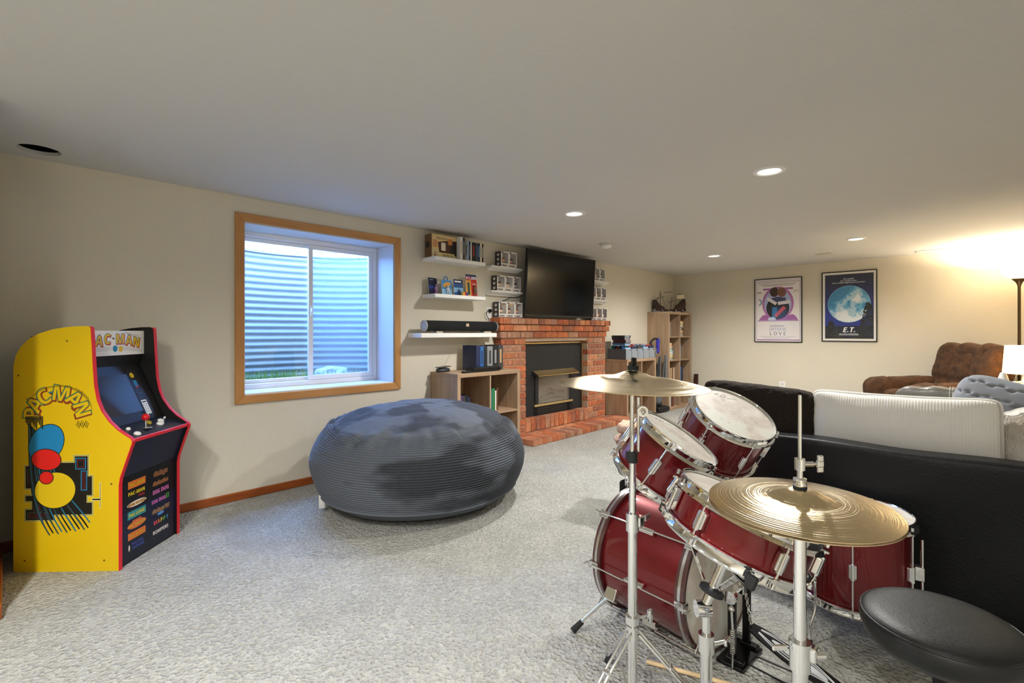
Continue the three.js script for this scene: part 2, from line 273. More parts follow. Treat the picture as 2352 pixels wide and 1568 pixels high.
{
  const s = thing('smoke_detector', 'round white smoke detector on the ceiling', 'smoke detector', [4.327, CEIL, 0.79]);
  part(s, 'base_plate', lathe([[0, -0.012], [0.07, -0.012], [0.074, 0], [0, 0]], 36), M.white);
  part(s, 'cover', lathe([[0, -0.048], [0.03, -0.047], [0.052, -0.036], [0.056, -0.022], [0.062, -0.012], [0, -0.012]], 36), M.white);
  const v = thing('ceiling_vent', 'small rectangular ceiling air vent with beige louvres', 'vent', [6.658, CEIL, 2.268]);
  const vm = std({ color: 0xcfcab8, roughness: 0.5 });
  part(v, 'frame', merge([bx(-0.07, 0.07, -0.008, 0, 0.065, 0.085, 0.003), bx(-0.07, 0.07, -0.008, 0, -0.085, -0.065, 0.003), bx(-0.07, -0.05, -0.008, 0, -0.065, 0.065, 0.003), bx(0.05, 0.07, -0.008, 0, -0.065, 0.065, 0.003)]), vm);
  for (let i = 0; i < 7; i++) part(v, 'louvre', cbox(0.10, 0.0015, 0.02, 0.0004).rotateX(-0.5).translate(0, -0.005, -0.054 + i * 0.018), vm);
  const v2 = thing('ceiling_hatch', 'small flat white access cover on the ceiling near the floor lamp', 'access cover', [7.21, CEIL, 3.2]);
  part(v2, 'cover', bx(-0.07, 0.07, -0.006, 0, -0.14, 0.14, 0.002), M.whitePaint); part(v2, 'hook', tube([[0.09, 0, 0.19], [0.09, -0.012, 0.19], [0.098, -0.02, 0.19], [0.106, -0.012, 0.19]], 0.002, 16, 6), M.steel);
}
// ------------------------------------------------------------------ arcade cabinet standing across the corner
{
  const A = 44 * Math.PI / 180, W = 0.44, TH = 0.016;
  const t = thing('arcade_cabinet', 'small yellow upright arcade cabinet standing in the corner', 'arcade machine', [0.366, 0, 0.668], -A);
  const front = [[-0.002, 0], [-0.002, 0.405], [0.003, 0.44], [0.034, 0.532], [0.058, 0.602], [0.06, 0.614], [0.053, 0.625], [-0.004, 0.664], [-0.047, 0.706], [-0.082, 0.757], [-0.103, 0.81], [-0.115, 0.875], [-0.121, 0.96], [-0.127, 1.08], [-0.131, 1.148]];
  const rest = [[-0.136, 1.156], [-0.15, 1.161], [-0.2, 1.16], [-0.253, 1.155], [-0.31, 1.145], [-0.376, 1.123], [-0.414, 1.101], [-0.452, 1.064], [-0.475, 1.022], [-0.486, 0.97], [-0.486, 0.012], [-0.478, 0]];
  const outline = [...front, ...rest];
  const yellow = 'rgb(226,190,2)';
  const art = canvasTex(1024, 2048, (g, w, h) => {
    const S = w / 0.6, X = (x) => (x + 0.5) * S, Y = (y) => h - y * h / 1.2, K = h / 1.2;
    g.fillStyle = yellow; g.fillRect(0, 0, w, h);
    const poly = (pts, fill, stroke, lw = 3) => { g.beginPath(); pts.forEach(([x, y], i) => i ? g.lineTo(X(x), Y(y)) : g.moveTo(X(x), Y(y))); g.closePath(); if (fill) { g.fillStyle = fill; g.fill(); } if (stroke) { g.strokeStyle = stroke; g.lineWidth = lw; g.stroke(); } };
    // dark maze slab with stepped outline
    const slab = [[-0.43, 0.50], [-0.39, 0.50], [-0.39, 0.515], [-0.205, 0.515], [-0.205, 0.545], [-0.115 - 0.03, 0.545], [-0.145, 0.45], [-0.125, 0.45], [-0.125, 0.36], [-0.15, 0.36], [-0.15, 0.325], [-0.125, 0.325], [-0.125, 0.27], [-0.30, 0.27], [-0.30, 0.245], [-0.43, 0.245], [-0.43, 0.295], [-0.40, 0.295], [-0.40, 0.335], [-0.43, 0.335], [-0.43, 0.36], [-0.40, 0.36], [-0.40, 0.395], [-0.43, 0.395]];
    g.lineJoin = 'miter'; poly(slab, null, 'rgb(226,216,120)', 26); poly(slab, null, '#16181a', 16); poly(slab, null, 'rgb(226,216,120)', 10); poly(slab, '#0d0e10');
    const blk = (x0, y0, x1, y1, c) => { poly([[x0, y0], [x1, y0], [x1, y1], [x0, y1]], '#0d0e10', c || '#2579a8', 8); const i = 0.008; poly([[x0 + i, y0 + i], [x1 - i, y0 + i], [x1 - i, y1 - i], [x0 + i, y1 - i]], '#0a0a0b', '#8e1a2a', 4); };
    blk(-0.20, 0.485, -0.155, 0.535); blk(-0.175, 0.385, -0.150, 0.475); blk(-0.42, 0.42, -0.40, 0.485, '#3a4052'); blk(-0.42, 0.255, -0.33, 0.28, '#3a4052'); blk(-0.39, 0.28, -0.36, 0.315, '#3a4052');
    poly([[-0.09, 0.30], [-0.085, 0.30], [-0.085, 0.42], [-0.09, 0.42], [-0.09, 0.345], [-0.125, 0.345], [-0.125, 0.335], [-0.09, 0.335]], '#14161a', 'rgb(236,228,150)', 5);
    // streaks falling from upper left to lower right
    for (let i = 0; i < 26; i++) { const f = i / 25, x0 = -0.415 + f * 0.10, y0 = 0.70 - f * 0.10, x1 = -0.335 + f * 0.20, y1 = 0.20 - 0.03 * ((i * 7) % 5) / 4 + f * 0.03; g.strokeStyle = i % 4 === 1 ? '#1d6f94' : i % 5 === 2 ? '#30464e' : '#0d1112'; g.lineWidth = 11; g.beginPath(); g.moveTo(X(x0), Y(y0)); g.bezierCurveTo(X(x0 + 0.0), Y(y0 - 0.2), X(x1 - 0.08), Y(y1 + 0.12), X(x1), Y(y1)); g.stroke(); }
    // plain coloured stand-in panels for the printed picture
    g.lineWidth = 6; g.strokeStyle = '#0c1a16';
    const oval = (x, y, rx, ry, rot, c) => { g.beginPath(); g.ellipse(X(x), Y(y), rx * S, ry * K, rot, 0, 6.2832); g.fillStyle = c; g.fill(); g.stroke(); };
    oval(-0.335, 0.605, 0.075, 0.098, 0.55, '#1787c4'); oval(-0.335, 0.53, 0.068, 0.05, 0.1, '#e0201c'); oval(-0.295, 0.385, 0.095, 0.085, -0.25, 'rgb(228,196,20)');
    oval(-0.335, 0.445, 0.032, 0.03, 0, '#e0201c'); 
    // arched lettering
    const ax = -0.285, ay = 0.735, arch = [['P', -1.46], ['A', -1.02], ['C', -0.56], ['-', -0.20], ['M', 0.16], ['A', 0.74], ['N', 1.28]];
    g.textAlign = 'center'; g.textBaseline = 'middle'; g.font = 'bold 172px sans-serif';
    for (const [ch, a] of arch) { g.save(); g.translate(X(ax) + Math.sin(a) * 0.118 * S, Y(ay) - Math.cos(a) * 0.108 * K); g.rotate(a); if (ch === '-') { g.fillStyle = '#8d2a16'; g.fillRect(-18, -12, 40, 18); g.fillStyle = '#1f7d86'; g.fillRect(-26, -20, 36, 12); } else { g.lineWidth = 17; g.strokeStyle = '#8d3512'; g.strokeText(ch, 5, 6); g.lineWidth = 10; g.strokeStyle = '#226a5e'; g.strokeText(ch, -3, -3); g.fillStyle = yellow; g.fillText(ch, 0, 0); } g.restore(); }
    g.strokeStyle = '#4c4106'; g.lineWidth = 3;
    for (let i = 0; i < 4; i++) { g.beginPath(); g.ellipse(X(ax + 0.004), Y(ay - 0.01), (0.163 + i * 0.0035) * S, (0.150 + i * 0.0035) * K, 0, -2.6 + i * 0.5, -0.25 - i * 0.12); g.stroke(); }
    g.fillStyle = '#3a3207'; for (let i = 0; i < 9; i++) { g.save(); g.translate(X(-0.19 + i * 0.006), Y(0.715 - 0.006 * (i % 3))); g.rotate(0.35); g.fillRect(0, 0, 5, 46); g.restore(); }
    for (let i = 0; i < 12; i++) { g.fillStyle = '#0f1511'; g.fillRect(X(-0.43 + i * 0.0068), Y(0.735), 9, 50 + (i % 4) * 18); }
    for (const [x, y] of [[-0.24, 1.09], [-0.463, 0.928], [-0.036, 0.412], [-0.434, 0.054], [-0.069, 0.05]]) { g.beginPath(); g.arc(X(x), Y(y), 8, 0, 7); g.fillStyle = '#4a3d0a'; g.fill(); g.beginPath(); g.arc(X(x) + 2, Y(y) + 2, 4, 0, 7); g.fillStyle = '#9c8420'; g.fill(); }
  });
  art.repeat.set(1 / 0.6, 1 / 1.2); art.offset.set(0.5 / 0.6, 0);
  const yel = std({ color: col(0.76, 0.51, 0.0015), roughness: 0.5 }), artM = std({ map: art, roughness: 0.5 }), black = std({ color: 0x08080a, roughness: 0.55 }), red = std({ color: 0xdc1f2b, roughness: 0.4 });
  const panel = extrude(outline, TH);
  part(t, 'side_panel', panel.clone().translate(0, 0, -TH), [artM, yel], 'yellow printed side panel');
  part(t, 'side_panel', panel.clone().translate(0, 0, -W), [black, yel], 'far side panel, black inside');
  const edge = [...front, [-0.136, 1.157]];
  part(t, 'edge_trim', band(edge, -0.004, -TH - 0.001, 0.001), red, 'red plastic edge strip');
  part(t, 'edge_trim', band(edge, -0.004, -W - 0.001, -W + TH + 0.001), red, 'red plastic edge strip');
  const z0 = -W + TH, z1 = -TH, zc = (z0 + z1) / 2, zw = z1 - z0;
  const marq = canvasTex(1024, 330, (g, w, h) => {
    g.fillStyle = '#f2f0ec'; g.fillRect(0, 0, w, h); g.textAlign = 'center'; g.textBaseline = 'middle'; g.font = 'bold 176px sans-serif';
    g.strokeStyle = '#777'; g.lineWidth = 2; for (let i = 0; i < 5; i++) { g.beginPath(); g.moveTo(30, 245 + i * 9); g.quadraticCurveTo(w / 2, 170 + i * 16, w - 40, 262 + i * 9); g.stroke(); g.beginPath(); g.moveTo(650 + i * 20, 22 + i * 7); g.lineTo(930 - i * 14, 66 + i * 8); g.stroke(); }
    const s = [['P', 130, 148, .16], ['A', 250, 132, .1], ['C', 378, 112, .05], ['M', 590, 112, .0], ['A', 745, 132, .07], ['N', 880, 158, .16]];
    for (const [c, x, y, r] of s) { g.save(); g.translate(x, y); g.rotate(r); g.lineWidth = 20; g.strokeStyle = '#b8431f'; g.strokeText(c, 6, 8); g.lineWidth = 10; g.strokeStyle = '#1c6d86'; g.strokeText(c, -4, -4); g.fillStyle = '#f0c713'; g.fillText(c, 0, 0); g.restore(); }
    g.fillStyle = '#b8431f'; g.fillRect(462, 98, 34, 20); g.fillStyle = '#1c86b0'; g.fillRect(454, 90, 30, 12);
    g.fillStyle = '#1c86b0'; g.beginPath(); g.ellipse(505, 240, 38, 44, 0, 0, 7); g.fill(); g.fillStyle = '#ecc32a'; g.beginPath(); g.ellipse(600, 246, 38, 42, 0, 0, 7); g.fill();
  });
  const box = part(t, 'marquee', bx(-0.23, -0.184, 1.012, 1.140, z0, z1, 0.001), M.white, 'white lettered marquee');
  const face = new THREE.PlaneGeometry(zw, 0.128).rotateY(Math.PI / 2).translate(-0.1835, 1.076, zc);
  part(box, 'lettering', face, std({ map: marq, roughness: 0.35 }), 'printed marquee sheet with yellow lettering');
  part(t, 'top_board', bx(-0.42, -0.19, 1.10, 1.112, z0, z1, 0.001), black);
  part(t, 'back_board', bx(-0.478, -0.466, 0.02, 1.0, z0, z1, 0.001), black);
  // speaker board under the marquee, slanted bezel, screen
  part(t, 'speaker_board', extrude([[-0.20, 1.012], [-0.185, 1.012], [-0.205, 0.955], [-0.22, 0.955]], zw).translate(0, 0, z0), black);
  const slant = (s0, y0, s1, y1, th, za, zb) => extrude([[s0, y0], [s1, y1], [s1 - th, y1 - th * 0.4], [s0 - th, y0 - th * 0.4]], zb - za).translate(0, 0, za);
  part(t, 'bezel', slant(-0.205, 0.955, -0.075, 0.667, 0.012, z0, z1), std({ color: 0x0c0c0e, roughness: 0.35 }), 'black screen bezel');
  const ang = Math.atan2(0.288, -0.13), len = Math.hypot(0.288, 0.13), mx = -0.14, my = 0.811, nx = Math.sin(ang), ny = -Math.cos(ang);
  const onSlant = (w, h, dz, dl, lift) => { const g = new THREE.PlaneGeometry(w, h); const m = new THREE.Matrix4().makeBasis(V(0, 0, -1), V(Math.cos(ang), Math.sin(ang), 0), V(nx, ny, 0)); g.applyMatrix4(m); return g.translate(mx + Math.cos(ang) * dl + nx * lift, my + Math.sin(ang) * dl + ny * lift, zc - dz); };
  part(t, 'screen', onSlant(0.26, 0.215, -0.055, 0.0, 0.002), phys({ color: 0x050608, roughness: 0.12, clearcoat: 1, clearcoatRoughness: 0.05 }), 'dark glossy screen');
  const strip = canvasTex(256, 1024, (g, w, h) => {
    g.fillStyle = '#0b0c10'; g.fillRect(0, 0, w, h); g.strokeStyle = '#4a4e58'; g.lineWidth = 5; g.strokeRect(10, 10, w - 20, h - 20);
    g.fillStyle = '#d8b319'; g.beginPath(); g.arc(120, 110, 58, 0, 7); g.fill(); g.fillStyle = '#1b77a8'; g.fillRect(80, 220, 100, 130); g.fillStyle = '#b3202a'; g.fillRect(90, 350, 80, 34);
    g.strokeStyle = '#22485e'; g.lineWidth = 10; g.strokeRect(60, 430, 140, 70); g.strokeRect(90, 520, 110, 80);
    g.fillStyle = '#e8ece8'; g.fillRect(48, 660, 160, 310); g.fillStyle = '#30343a'; g.fillRect(66, 690, 120, 26); for (let i = 0; i < 6; i++) { g.fillRect(74, 745 + i * 36, 22, 16); g.fillRect(120, 749 + i * 36, 62, 8); }
  });
  part(t, 'instruction_strip', onSlant(0.062, 0.27, 0.105, -0.01, 0.003), std({ map: strip, roughness: 0.4 }), 'printed instruction strip beside the screen');
  // control deck
  const deck = part(t, 'control_deck', extrude([[-0.085, 0.668], [0.052, 0.619], [0.052, 0.607], [-0.085, 0.655]], zw).translate(0, 0, z0), std({ color: 0x1c2431, roughness: 0.35 }), 'dark blue control deck');
  part(t, 'deck_trim', bx(0.048, 0.058, 0.604, 0.6215, z0, z1, 0.002), red, 'red strip along the deck');
  const dk = (s, z, lift = 0) => V(s, 0.619 + (0.052 - s) * 0.3577 + lift, z);
  const js = part(deck, 'joystick', merge([lathe([[0, 0], [0.03, 0], [0.03, 0.003], [0, 0.004]], 28).translate(0, 0, 0), rod(V(0, 0, 0), V(0, 0.05, 0), 0.0048)]).translate(...dk(-0.01, zc + 0.03).toArray()), M.chrome, 'chrome joystick shaft');
  part(deck, 'joystick_ball', sph(0.018, ...dk(-0.01, zc + 0.03, 0.055).toArray(), 24, 18), std({ color: 0xd2141c, roughness: 0.2 }), 'red ball top');
  const btn = (s, z, m, r = 0.014) => part(deck, 'button', lathe([[0, 0.009], [r * 0.7, 0.009], [r * 0.8, 0.006], [r, 0.006], [r * 1.12, 0.001], [r * 1.12, -0.003]], 24).rotateZ(-0.343).translate(...dk(s, z, 0.001).toArray()), m);
  btn(-0.035, zc + 0.115, M.white, 0.009); btn(0.02, zc + 0.13, M.white); btn(-0.045, zc - 0.04, std({ color: 0xe3c81e, roughness: 0.3 }), 0.013); btn(-0.01, zc - 0.075, M.white); btn(-0.035, zc - 0.12, M.white); btn(-0.012, zc - 0.09, M.white, 0.012); btn(-0.05, zc - 0.172, M.white, 0.005);
  // slanted apron and kick panel with printed game titles
  part(t, 'apron', extrude([[0.046, 0.604], [-0.01, 0.43], [-0.022, 0.43], [0.034, 0.604]], zw).translate(0, 0, z0), std({ color: 0x101a33, roughness: 0.4 }), 'dark navy apron under the deck');
  const kick = canvasTex(1024, 1060, (g, w, h) => {
    g.fillStyle = '#05070f'; g.fillRect(0, 0, w, h); g.save(); g.globalAlpha = 0.85; g.fillStyle = '#0c1736'; g.fillRect(0, 430, w, 330); g.fillStyle = '#081027'; g.fillRect(0, 760, w, 300); g.restore();
    g.textAlign = 'center'; g.textBaseline = 'middle'; const T2 = (s, x, y, size, c, o, font = 'bold') => { g.font = font + ' ' + size + 'px sans-serif'; g.lineWidth = 7; g.strokeStyle = o || '#000'; g.strokeText(s, x, y); g.fillStyle = c; g.fillText(s, x, y); };
    const pill = (x, y, a, b, c, sq) => { g.fillStyle = c; if (sq) g.fillRect(x - a, y - b, 2 * a, 2 * b); else { g.beginPath(); g.ellipse(x, y, a, b, 0, 0, 7); g.fill(); } };
    pill(290, 120, 150, 46, '#e0742a', true); T2('PAC-MAN', 290, 122, 58, '#f0c21c', '#6b2a08');
    T2('PAC-MAN', 285, 232, 64, '#f2cf1a'); T2('PLUS', 372, 290, 44, '#d8252b');
    pill(290, 372, 165, 34, '#e6dccb'); T2('SUPER PAC-MAN', 290, 374, 38, '#e8a01c', '#5a3a1e');
    pill(290, 500, 155, 48, '#2f8d92', true); T2('PAC-LAND', 290, 502, 56, '#f4d82e', '#17504f');
    pill(290, 640, 160, 46, '#e2703a'); for (let i = 0; i < 6; i++) pill(225 + i * 26, 592, 9, 22, '#e2703a'); T2('PAC-MANIA', 290, 642, 50, '#f5c52a', '#7a2c10');
    pill(290, 765, 150, 44, '#df7427', true); T2('PAC & PAL', 290, 767, 52, '#f2b51f', '#70300a');
    T2('ROLLING', 300, 872, 46, '#3f55b8'); T2('THUNDER', 312, 926, 46, '#3f55b8'); pill(160, 905, 14, 40, '#d9d2cc');
    T2('Galaga', 720, 110, 84, '#1d0f08', '#e8945a', 'italic bold'); T2('Galaxian', 720, 238, 72, '#1d0f08', '#e8945a', 'italic bold');
    T2('DIG DUG', 730, 352, 76, '#e86a86', '#3a4fb0'); T2('DIG DUG', 690, 478, 66, '#e86a86', '#3a4fb0'); T2('II', 862, 470, 84, '#4fae2f', '#173f12');
    T2("Galaga'88", 725, 610, 72, '#1d0f08', '#e8b07a', 'italic bold'); pill(725, 668, 66, 20, '#4f8fce'); 
    T2('M', 620, 765, 78, '#e2455e'); T2('A', 685, 765, 78, '#e77a3a'); T2('P', 740, 765, 78, '#e9c93a'); T2('P', 795, 765, 78, '#5aae4a'); T2('Y', 855, 765, 78, '#4a9cc4');
    T2('ROMPERS', 725, 895, 66, '#e6e2de', '#4a3a30');
  });
  const kp = part(t, 'kick_panel', bx(-0.03, -0.012, 0.0, 0.43, z0, z1, 0.001), black);
  part(kp, 'printed_titles', new THREE.PlaneGeometry(zw, 0.415).rotateY(Math.PI / 2).translate(-0.0115, 0.2175, zc), std({ map: kick, roughness: 0.4 }), 'black panel print with game titles');
}
// ------------------------------------------------------------------ brick fireplace
const brickTones = [[0.44, 0.145, 0.07], [0.50, 0.19, 0.095], [0.38, 0.12, 0.065], [0.56, 0.25, 0.135], [0.46, 0.20, 0.12], [0.33, 0.135, 0.09], [0.52, 0.165, 0.075], [0.42, 0.23, 0.16]].map((c) => std({ map: T.brick, color: col(c[0] * 1.5, c[1] * 1.42, c[2] * 1.25), bumpMap: T.brickB, bumpScale: 0.003, roughness: 0.92 }));
const brickGeo = {};
function brick(parent, x0, x1, y0, y1, z0, z1, tone) {
  const w = x1 - x0, h = y1 - y0, d = z1 - z0, k = Math.floor(rnd() * 3), key = [w, h, d].map((v) => v.toFixed(3)).join() + k;
  const g = brickGeo[key] ??= cbox(w, h, d, 0.004, false, k * 0.17, k * 0.23);
  const m = part(parent, 'brick', g, tone ?? pick(brickTones)); m.position.set((x0 + x1) / 2, (y0 + y1) / 2, (z0 + z1) / 2 + rr(-0.0015, 0.0015)); return m;
}
{
  const f = thing('brick_fireplace', 'red brick fireplace surround with stepped brick mantel', 'fireplace');
  const H = 0.0714, J = 0.009, XL = 3.465, XR = 5.35, ZF = 0.11, OX0 = 3.836, OX1 = 4.96, OY0 = 0.205, OY1 = 1.0275;
  part(f, 'mortar', merge([bx(XL + 0.006, OX0 - 0.006, 0.0, 1.0, 0.003, ZF - 0.007, 0.001), bx(OX1 + 0.006, XR - 0.006, 0.0, 1.0, 0.003, ZF - 0.007, 0.001), bx(XL + 0.006, XR - 0.006, OY1 + 0.006, 1.28, 0.003, ZF - 0.007, 0.001), bx(OX0 - 0.006, OX1 + 0.006, 0, OY0 - 0.006, 0.003, ZF - 0.007, 0.001), bx(XL - 0.02, XR + 0.03, 1.08, 1.281, 0.003, 0.108, 0.001)]), M.mortar, 'pale mortar');
  for (let i = 0; i < 18; i++) {
    const y0 = 0.0 + i * H + J / 2, y1 = y0 + H - J, top = 17 - i;
    const [xl, xr, zf] = top === 0 ? [3.412, 5.412, 0.152] : top === 1 ? [3.425, 5.398, 0.140] : top === 2 ? [3.44, 5.38, 0.126] : [XL, XR, ZF];
    const L = top === 0 ? 0.107 : 0.203; let x = xl - (i % 2 ? L / 2 : 0), n = 0;
    while (x < xr - 0.01) {
      let a = Math.max(x, xl), b = Math.min(x + L - J, xr); x += L;
      if (b - a < 0.02) continue;
      const z0 = 0.006;
      // keep clear of the fire opening
      if (y1 > OY0 - 0.11 && y0 < OY1 - 0.01) {
        if (a < OX0 && b > OX0) { if (OX0 - a > 0.025) brick(f, a, OX0, y0, y1, z0, zf); a = OX1; if (b <= OX1) continue; }
        if (a < OX1 && b > OX1) { if (b - OX1 < 0.025) continue; a = OX1; }
        if (a >= OX0 && b <= OX1) continue;
      }
      if (y1 <= 0.08 && a > OX0 - 0.1 && b < OX1 + 0.1) continue;
      brick(f, a, b, y0, y1, z0, zf);
    }
  }
  // upright bricks under the opening
  const n = 14, w = (OX1 - OX0) / n; for (let i = 0; i < n; i++) brick(f, OX0 + i * w + 0.004, OX0 + (i + 1) * w - 0.004, 0.066, OY0, 0.006, ZF + 0.003, brickTones[(i * 5 + 3) % 8]);
  // raised hearth
  const h = thing('brick_hearth', 'low brick hearth slab in front of the fireplace', 'hearth');
  const hx0 = 3.61, hx1 = 5.50, z1 = 0.415;
  part(h, 'mortar', bx(hx0 + 0.005, hx1 - 0.005, 0, 0.056, 0.112, z1 - 0.006, 0.001), M.mortar, 'pale mortar');
  for (let x = hx0, i = 0; x < hx1 - 0.02; x += 0.0755, i++) brick(h, x, Math.min(x + 0.0665, hx1), 0.002, 0.062, 0.214, z1);
  for (let x = hx0, i = 0; x < hx1 - 0.02; x += 0.203) brick(h, x, Math.min(x + 0.194, hx1), 0.002, 0.062, 0.115, 0.205);
  // gas insert
  const g = thing('gas_fireplace', 'black gas fireplace insert with brass hood and glass front', 'fireplace insert');
  const px0 = OX0 + 0.004, px1 = OX1 - 0.004, py0 = OY0 + 0.003, py1 = OY1 - 0.006, z = 0.03;
  const gx0 = 4.12, gx1 = 4.69, gy0 = 0.332, gy1 = 0.634;
  part(g, 'face_plate', merge([bx(px0, gx0, py0, py1, 0.002, z, 0.002), bx(gx1, px1, py0, py1, 0.002, z, 0.002), bx(gx0, gx1, gy1, py1, 0.002, z, 0.002), bx(gx0, gx1, 0.30, gy0, 0.002, z, 0.002), bx(gx0, gx1, py0, 0.19, 0.002, z, 0.002)]), M.blackMetal, 'textured black steel face');
  part(g, 'edge_strip', merge([bx(px0, px1, py1 - 0.016, py1, z, z + 0.010, 0.002), bx(px1 - 0.014, px1, py0, py1 - 0.016, z, z + 0.010, 0.002), bx(px0, px0 + 0.012, py0, py1 - 0.016, z, z + 0.008, 0.002)]), M.brass, 'thin brass edging');
  part(g, 'door_frame', merge([bx(gx0 - 0.055, gx1 + 0.055, gy1, gy1 + 0.03, z, z + 0.014, 0.003), bx(gx0 - 0.055, gx0, gy0, gy1, z, z + 0.014, 0.003), bx(gx1, gx1 + 0.055, gy0, gy1, z, z + 0.014, 0.003)]), M.blackMetal);
  part(g, 'hood', extrude([[0.035, 0.706], [0.12, 0.655], [0.12, 0.648], [0.035, 0.694]], 0.74, 0.001, 1).rotateY(-Math.PI / 2).translate(gx1 + 0.085, 0, 0), M.brass, 'sloping brass hood');
  part(g, 'hood_cap', merge([extrude([[0.03, 0.70], [0.115, 0.652], [0.03, 0.652]], 0.006).rotateY(-Math.PI / 2).translate(gx1 + 0.089, 0, 0), extrude([[0.03, 0.70], [0.115, 0.652], [0.03, 0.652]], 0.006).rotateY(-Math.PI / 2).translate(gx1 - 0.657, 0, 0)]), M.blackMetal);
  part(g, 'sill_strip', bx(4.052, 4.75, 0.303, 0.328, z, z + 0.016, 0.003), M.brass, 'brass strip under the glass');
  for (let i = 0; i < 5; i++) part(g, 'louvre', cbox(0.69, 0.004, 0.03, 0.001).rotateX(-0.5).translate(4.40, 0.203 + i * 0.021, 0.034), M.blackMetal, 'black air louvre');
  part(g, 'firebox', merge([bx(gx0, gx1, 0.19, 0.64, 0.001, 0.006, 0.001)]), std({ color: 0x8a8378, roughness: 1 }), 'grey firebox back');
  const lg = [[[4.16, 0.37, 0.012], [4.4, 0.40, 0.016], [4.63, 0.375, 0.012]], [[4.2, 0.40, 0.010], [4.33, 0.455, 0.012], [4.42, 0.43, 0.012]], [[4.42, 0.42, 0.010], [4.5, 0.465, 0.012], [4.62, 0.44, 0.01]], [[4.3, 0.44, 0.01], [4.36, 0.50, 0.01], [4.4, 0.47, 0.01]]];
  lg.forEach((p) => part(g, 'ceramic_log', tube(p.map(([x, y]) => [x, y, 0.019]), 0.012, 20, 8), std({ color: 0xa89a86, roughness: 1, bumpMap: T.grit, bumpScale: 0.004 }), 'pale ceramic log'));
  part(g, 'glass_front', bx(gx0, gx1, gy0, gy1, 0.0335, 0.0365, 0.0005), phys({ color: 0xf4f0ea, transmission: 0.95, roughness: 0.12, thickness: 0, ior: 1.5 }), 'hazy glass front');
}
{ // television on a bracket above the mantel
  const t = thing('television', 'large black flat-screen television leaning out above the mantel', 'television', [4.38, 1.302, 0.150]); t.rotation.x = 0.055;
  const W = 1.236, H = 0.714;
  part(t, 'housing', merge([rbox(W, H, 0.03, 0.006, 2).translate(0, H / 2, 0), rbox(W * 0.7, H * 0.55, 0.05, 0.02, 2).translate(0, H * 0.42, -0.03)]), M.blackPlastic);
  part(t, 'screen', bx(-W / 2 + 0.012, W / 2 - 0.012, 0.024, H - 0.012, 0.0145, 0.0165, 0.0008), phys({ color: 0x050505, roughness: 0.14, specularIntensity: 0.6 }), 'switched-off glossy screen');
  part(t, 'wall_bracket', merge([bx(-0.2, 0.2, 0.18, 0.45, -0.143, -0.133, 0.002), bx(-0.18, -0.14, 0.1, 0.55, -0.133, -0.055, 0.002), bx(0.14, 0.18, 0.1, 0.55, -0.133, -0.055, 0.002)]), M.blackMetal);
  part(t, 'status_lamp', bx(-0.40, -0.33, -0.002, 0.006, 0.008, 0.016, 0.001), std({ color: 0x16365c, roughness: 0.3 }));
  solo('power_cord', 'black cord looping from behind the television', 'cord', tube([[3.80, 1.52, 0.10], [3.72, 1.50, 0.06], [3.66, 1.495, 0.05], [3.60, 1.47, 0.04], [3.56, 1.46, 0.05], [3.53, 1.44, 0.03]], 0.004, 40, 6), M.rubber);
  const o = thing('wall_outlet', 'white wall outlet beside the brick mantel with black plug', 'outlet', [3.395, 1.33, 0.0]);
  part(o, 'cover_plate', rbox(0.075, 0.115, 0.007, 0.003, 2).translate(0, 0, 0.0035), M.white); part(o, 'plug', merge([rbox(0.026, 0.03, 0.03, 0.005, 2).translate(0, 0.02, 0.021), tube([[0, 0.02, 0.036], [-0.02, 0.035, 0.05], [-0.06, 0.02, 0.05], [-0.065, -0.02, 0.04], [-0.03, -0.06, 0.03], [-0.02, -0.09, 0.03]], 0.0035, 30, 6)]), M.rubber, 'black plug and cord');
}
// ------------------------------------------------------------------ shelves
function floatShelf(x0, x1, top, depth, th, label) { return solo('floating_shelf', label, 'shelf', bx(x0, x1, top - th, top, 0, depth, 0.003), M.white, 'white floating shelves'); }
floatShelf(2.573, 3.171, 1.797, 0.2, 0.032, 'white floating shelf holding a row of film cases');
floatShelf(2.573, 3.171, 1.470, 0.2, 0.032, 'white floating shelf holding carded toy figures');
floatShelf(2.425, 3.318, 1.126, 0.2, 0.040, 'long white floating shelf carrying the soundbar');
function ledge(x0, x1, top, label) {
  const prof = [[0, 0], [0, -0.045], [0.035, -0.045], [0.042, -0.036], [0.062, -0.026], [0.086, -0.018], [0.09, -0.015], [0.104, -0.013], [0.104, 0]];
  const t = thing('crown_ledge', label, 'shelf', [x0, top, 0], 0, 'crown-moulded wall ledges');
  const g = extrude(prof.slice().reverse(), x1 - x0).rotateY(-Math.PI / 2).translate(x1 - x0, 0, 0); // profile depth runs along z
  part(t, 'moulding', g, M.white); return t;
}
ledge(3.345, 3.795, 1.802, 'upper white crown-moulded ledge beside the toy shelves');
ledge(3.345, 3.79, 1.553, 'lower white crown-moulded ledge beside the toy shelves');
ledge(5.02, 5.455, 1.789, 'upper white crown-moulded ledge on the tall bookcase side of the television');
ledge(5.02, 5.44, 1.547, 'lower white crown-moulded ledge on the tall bookcase side of the television');
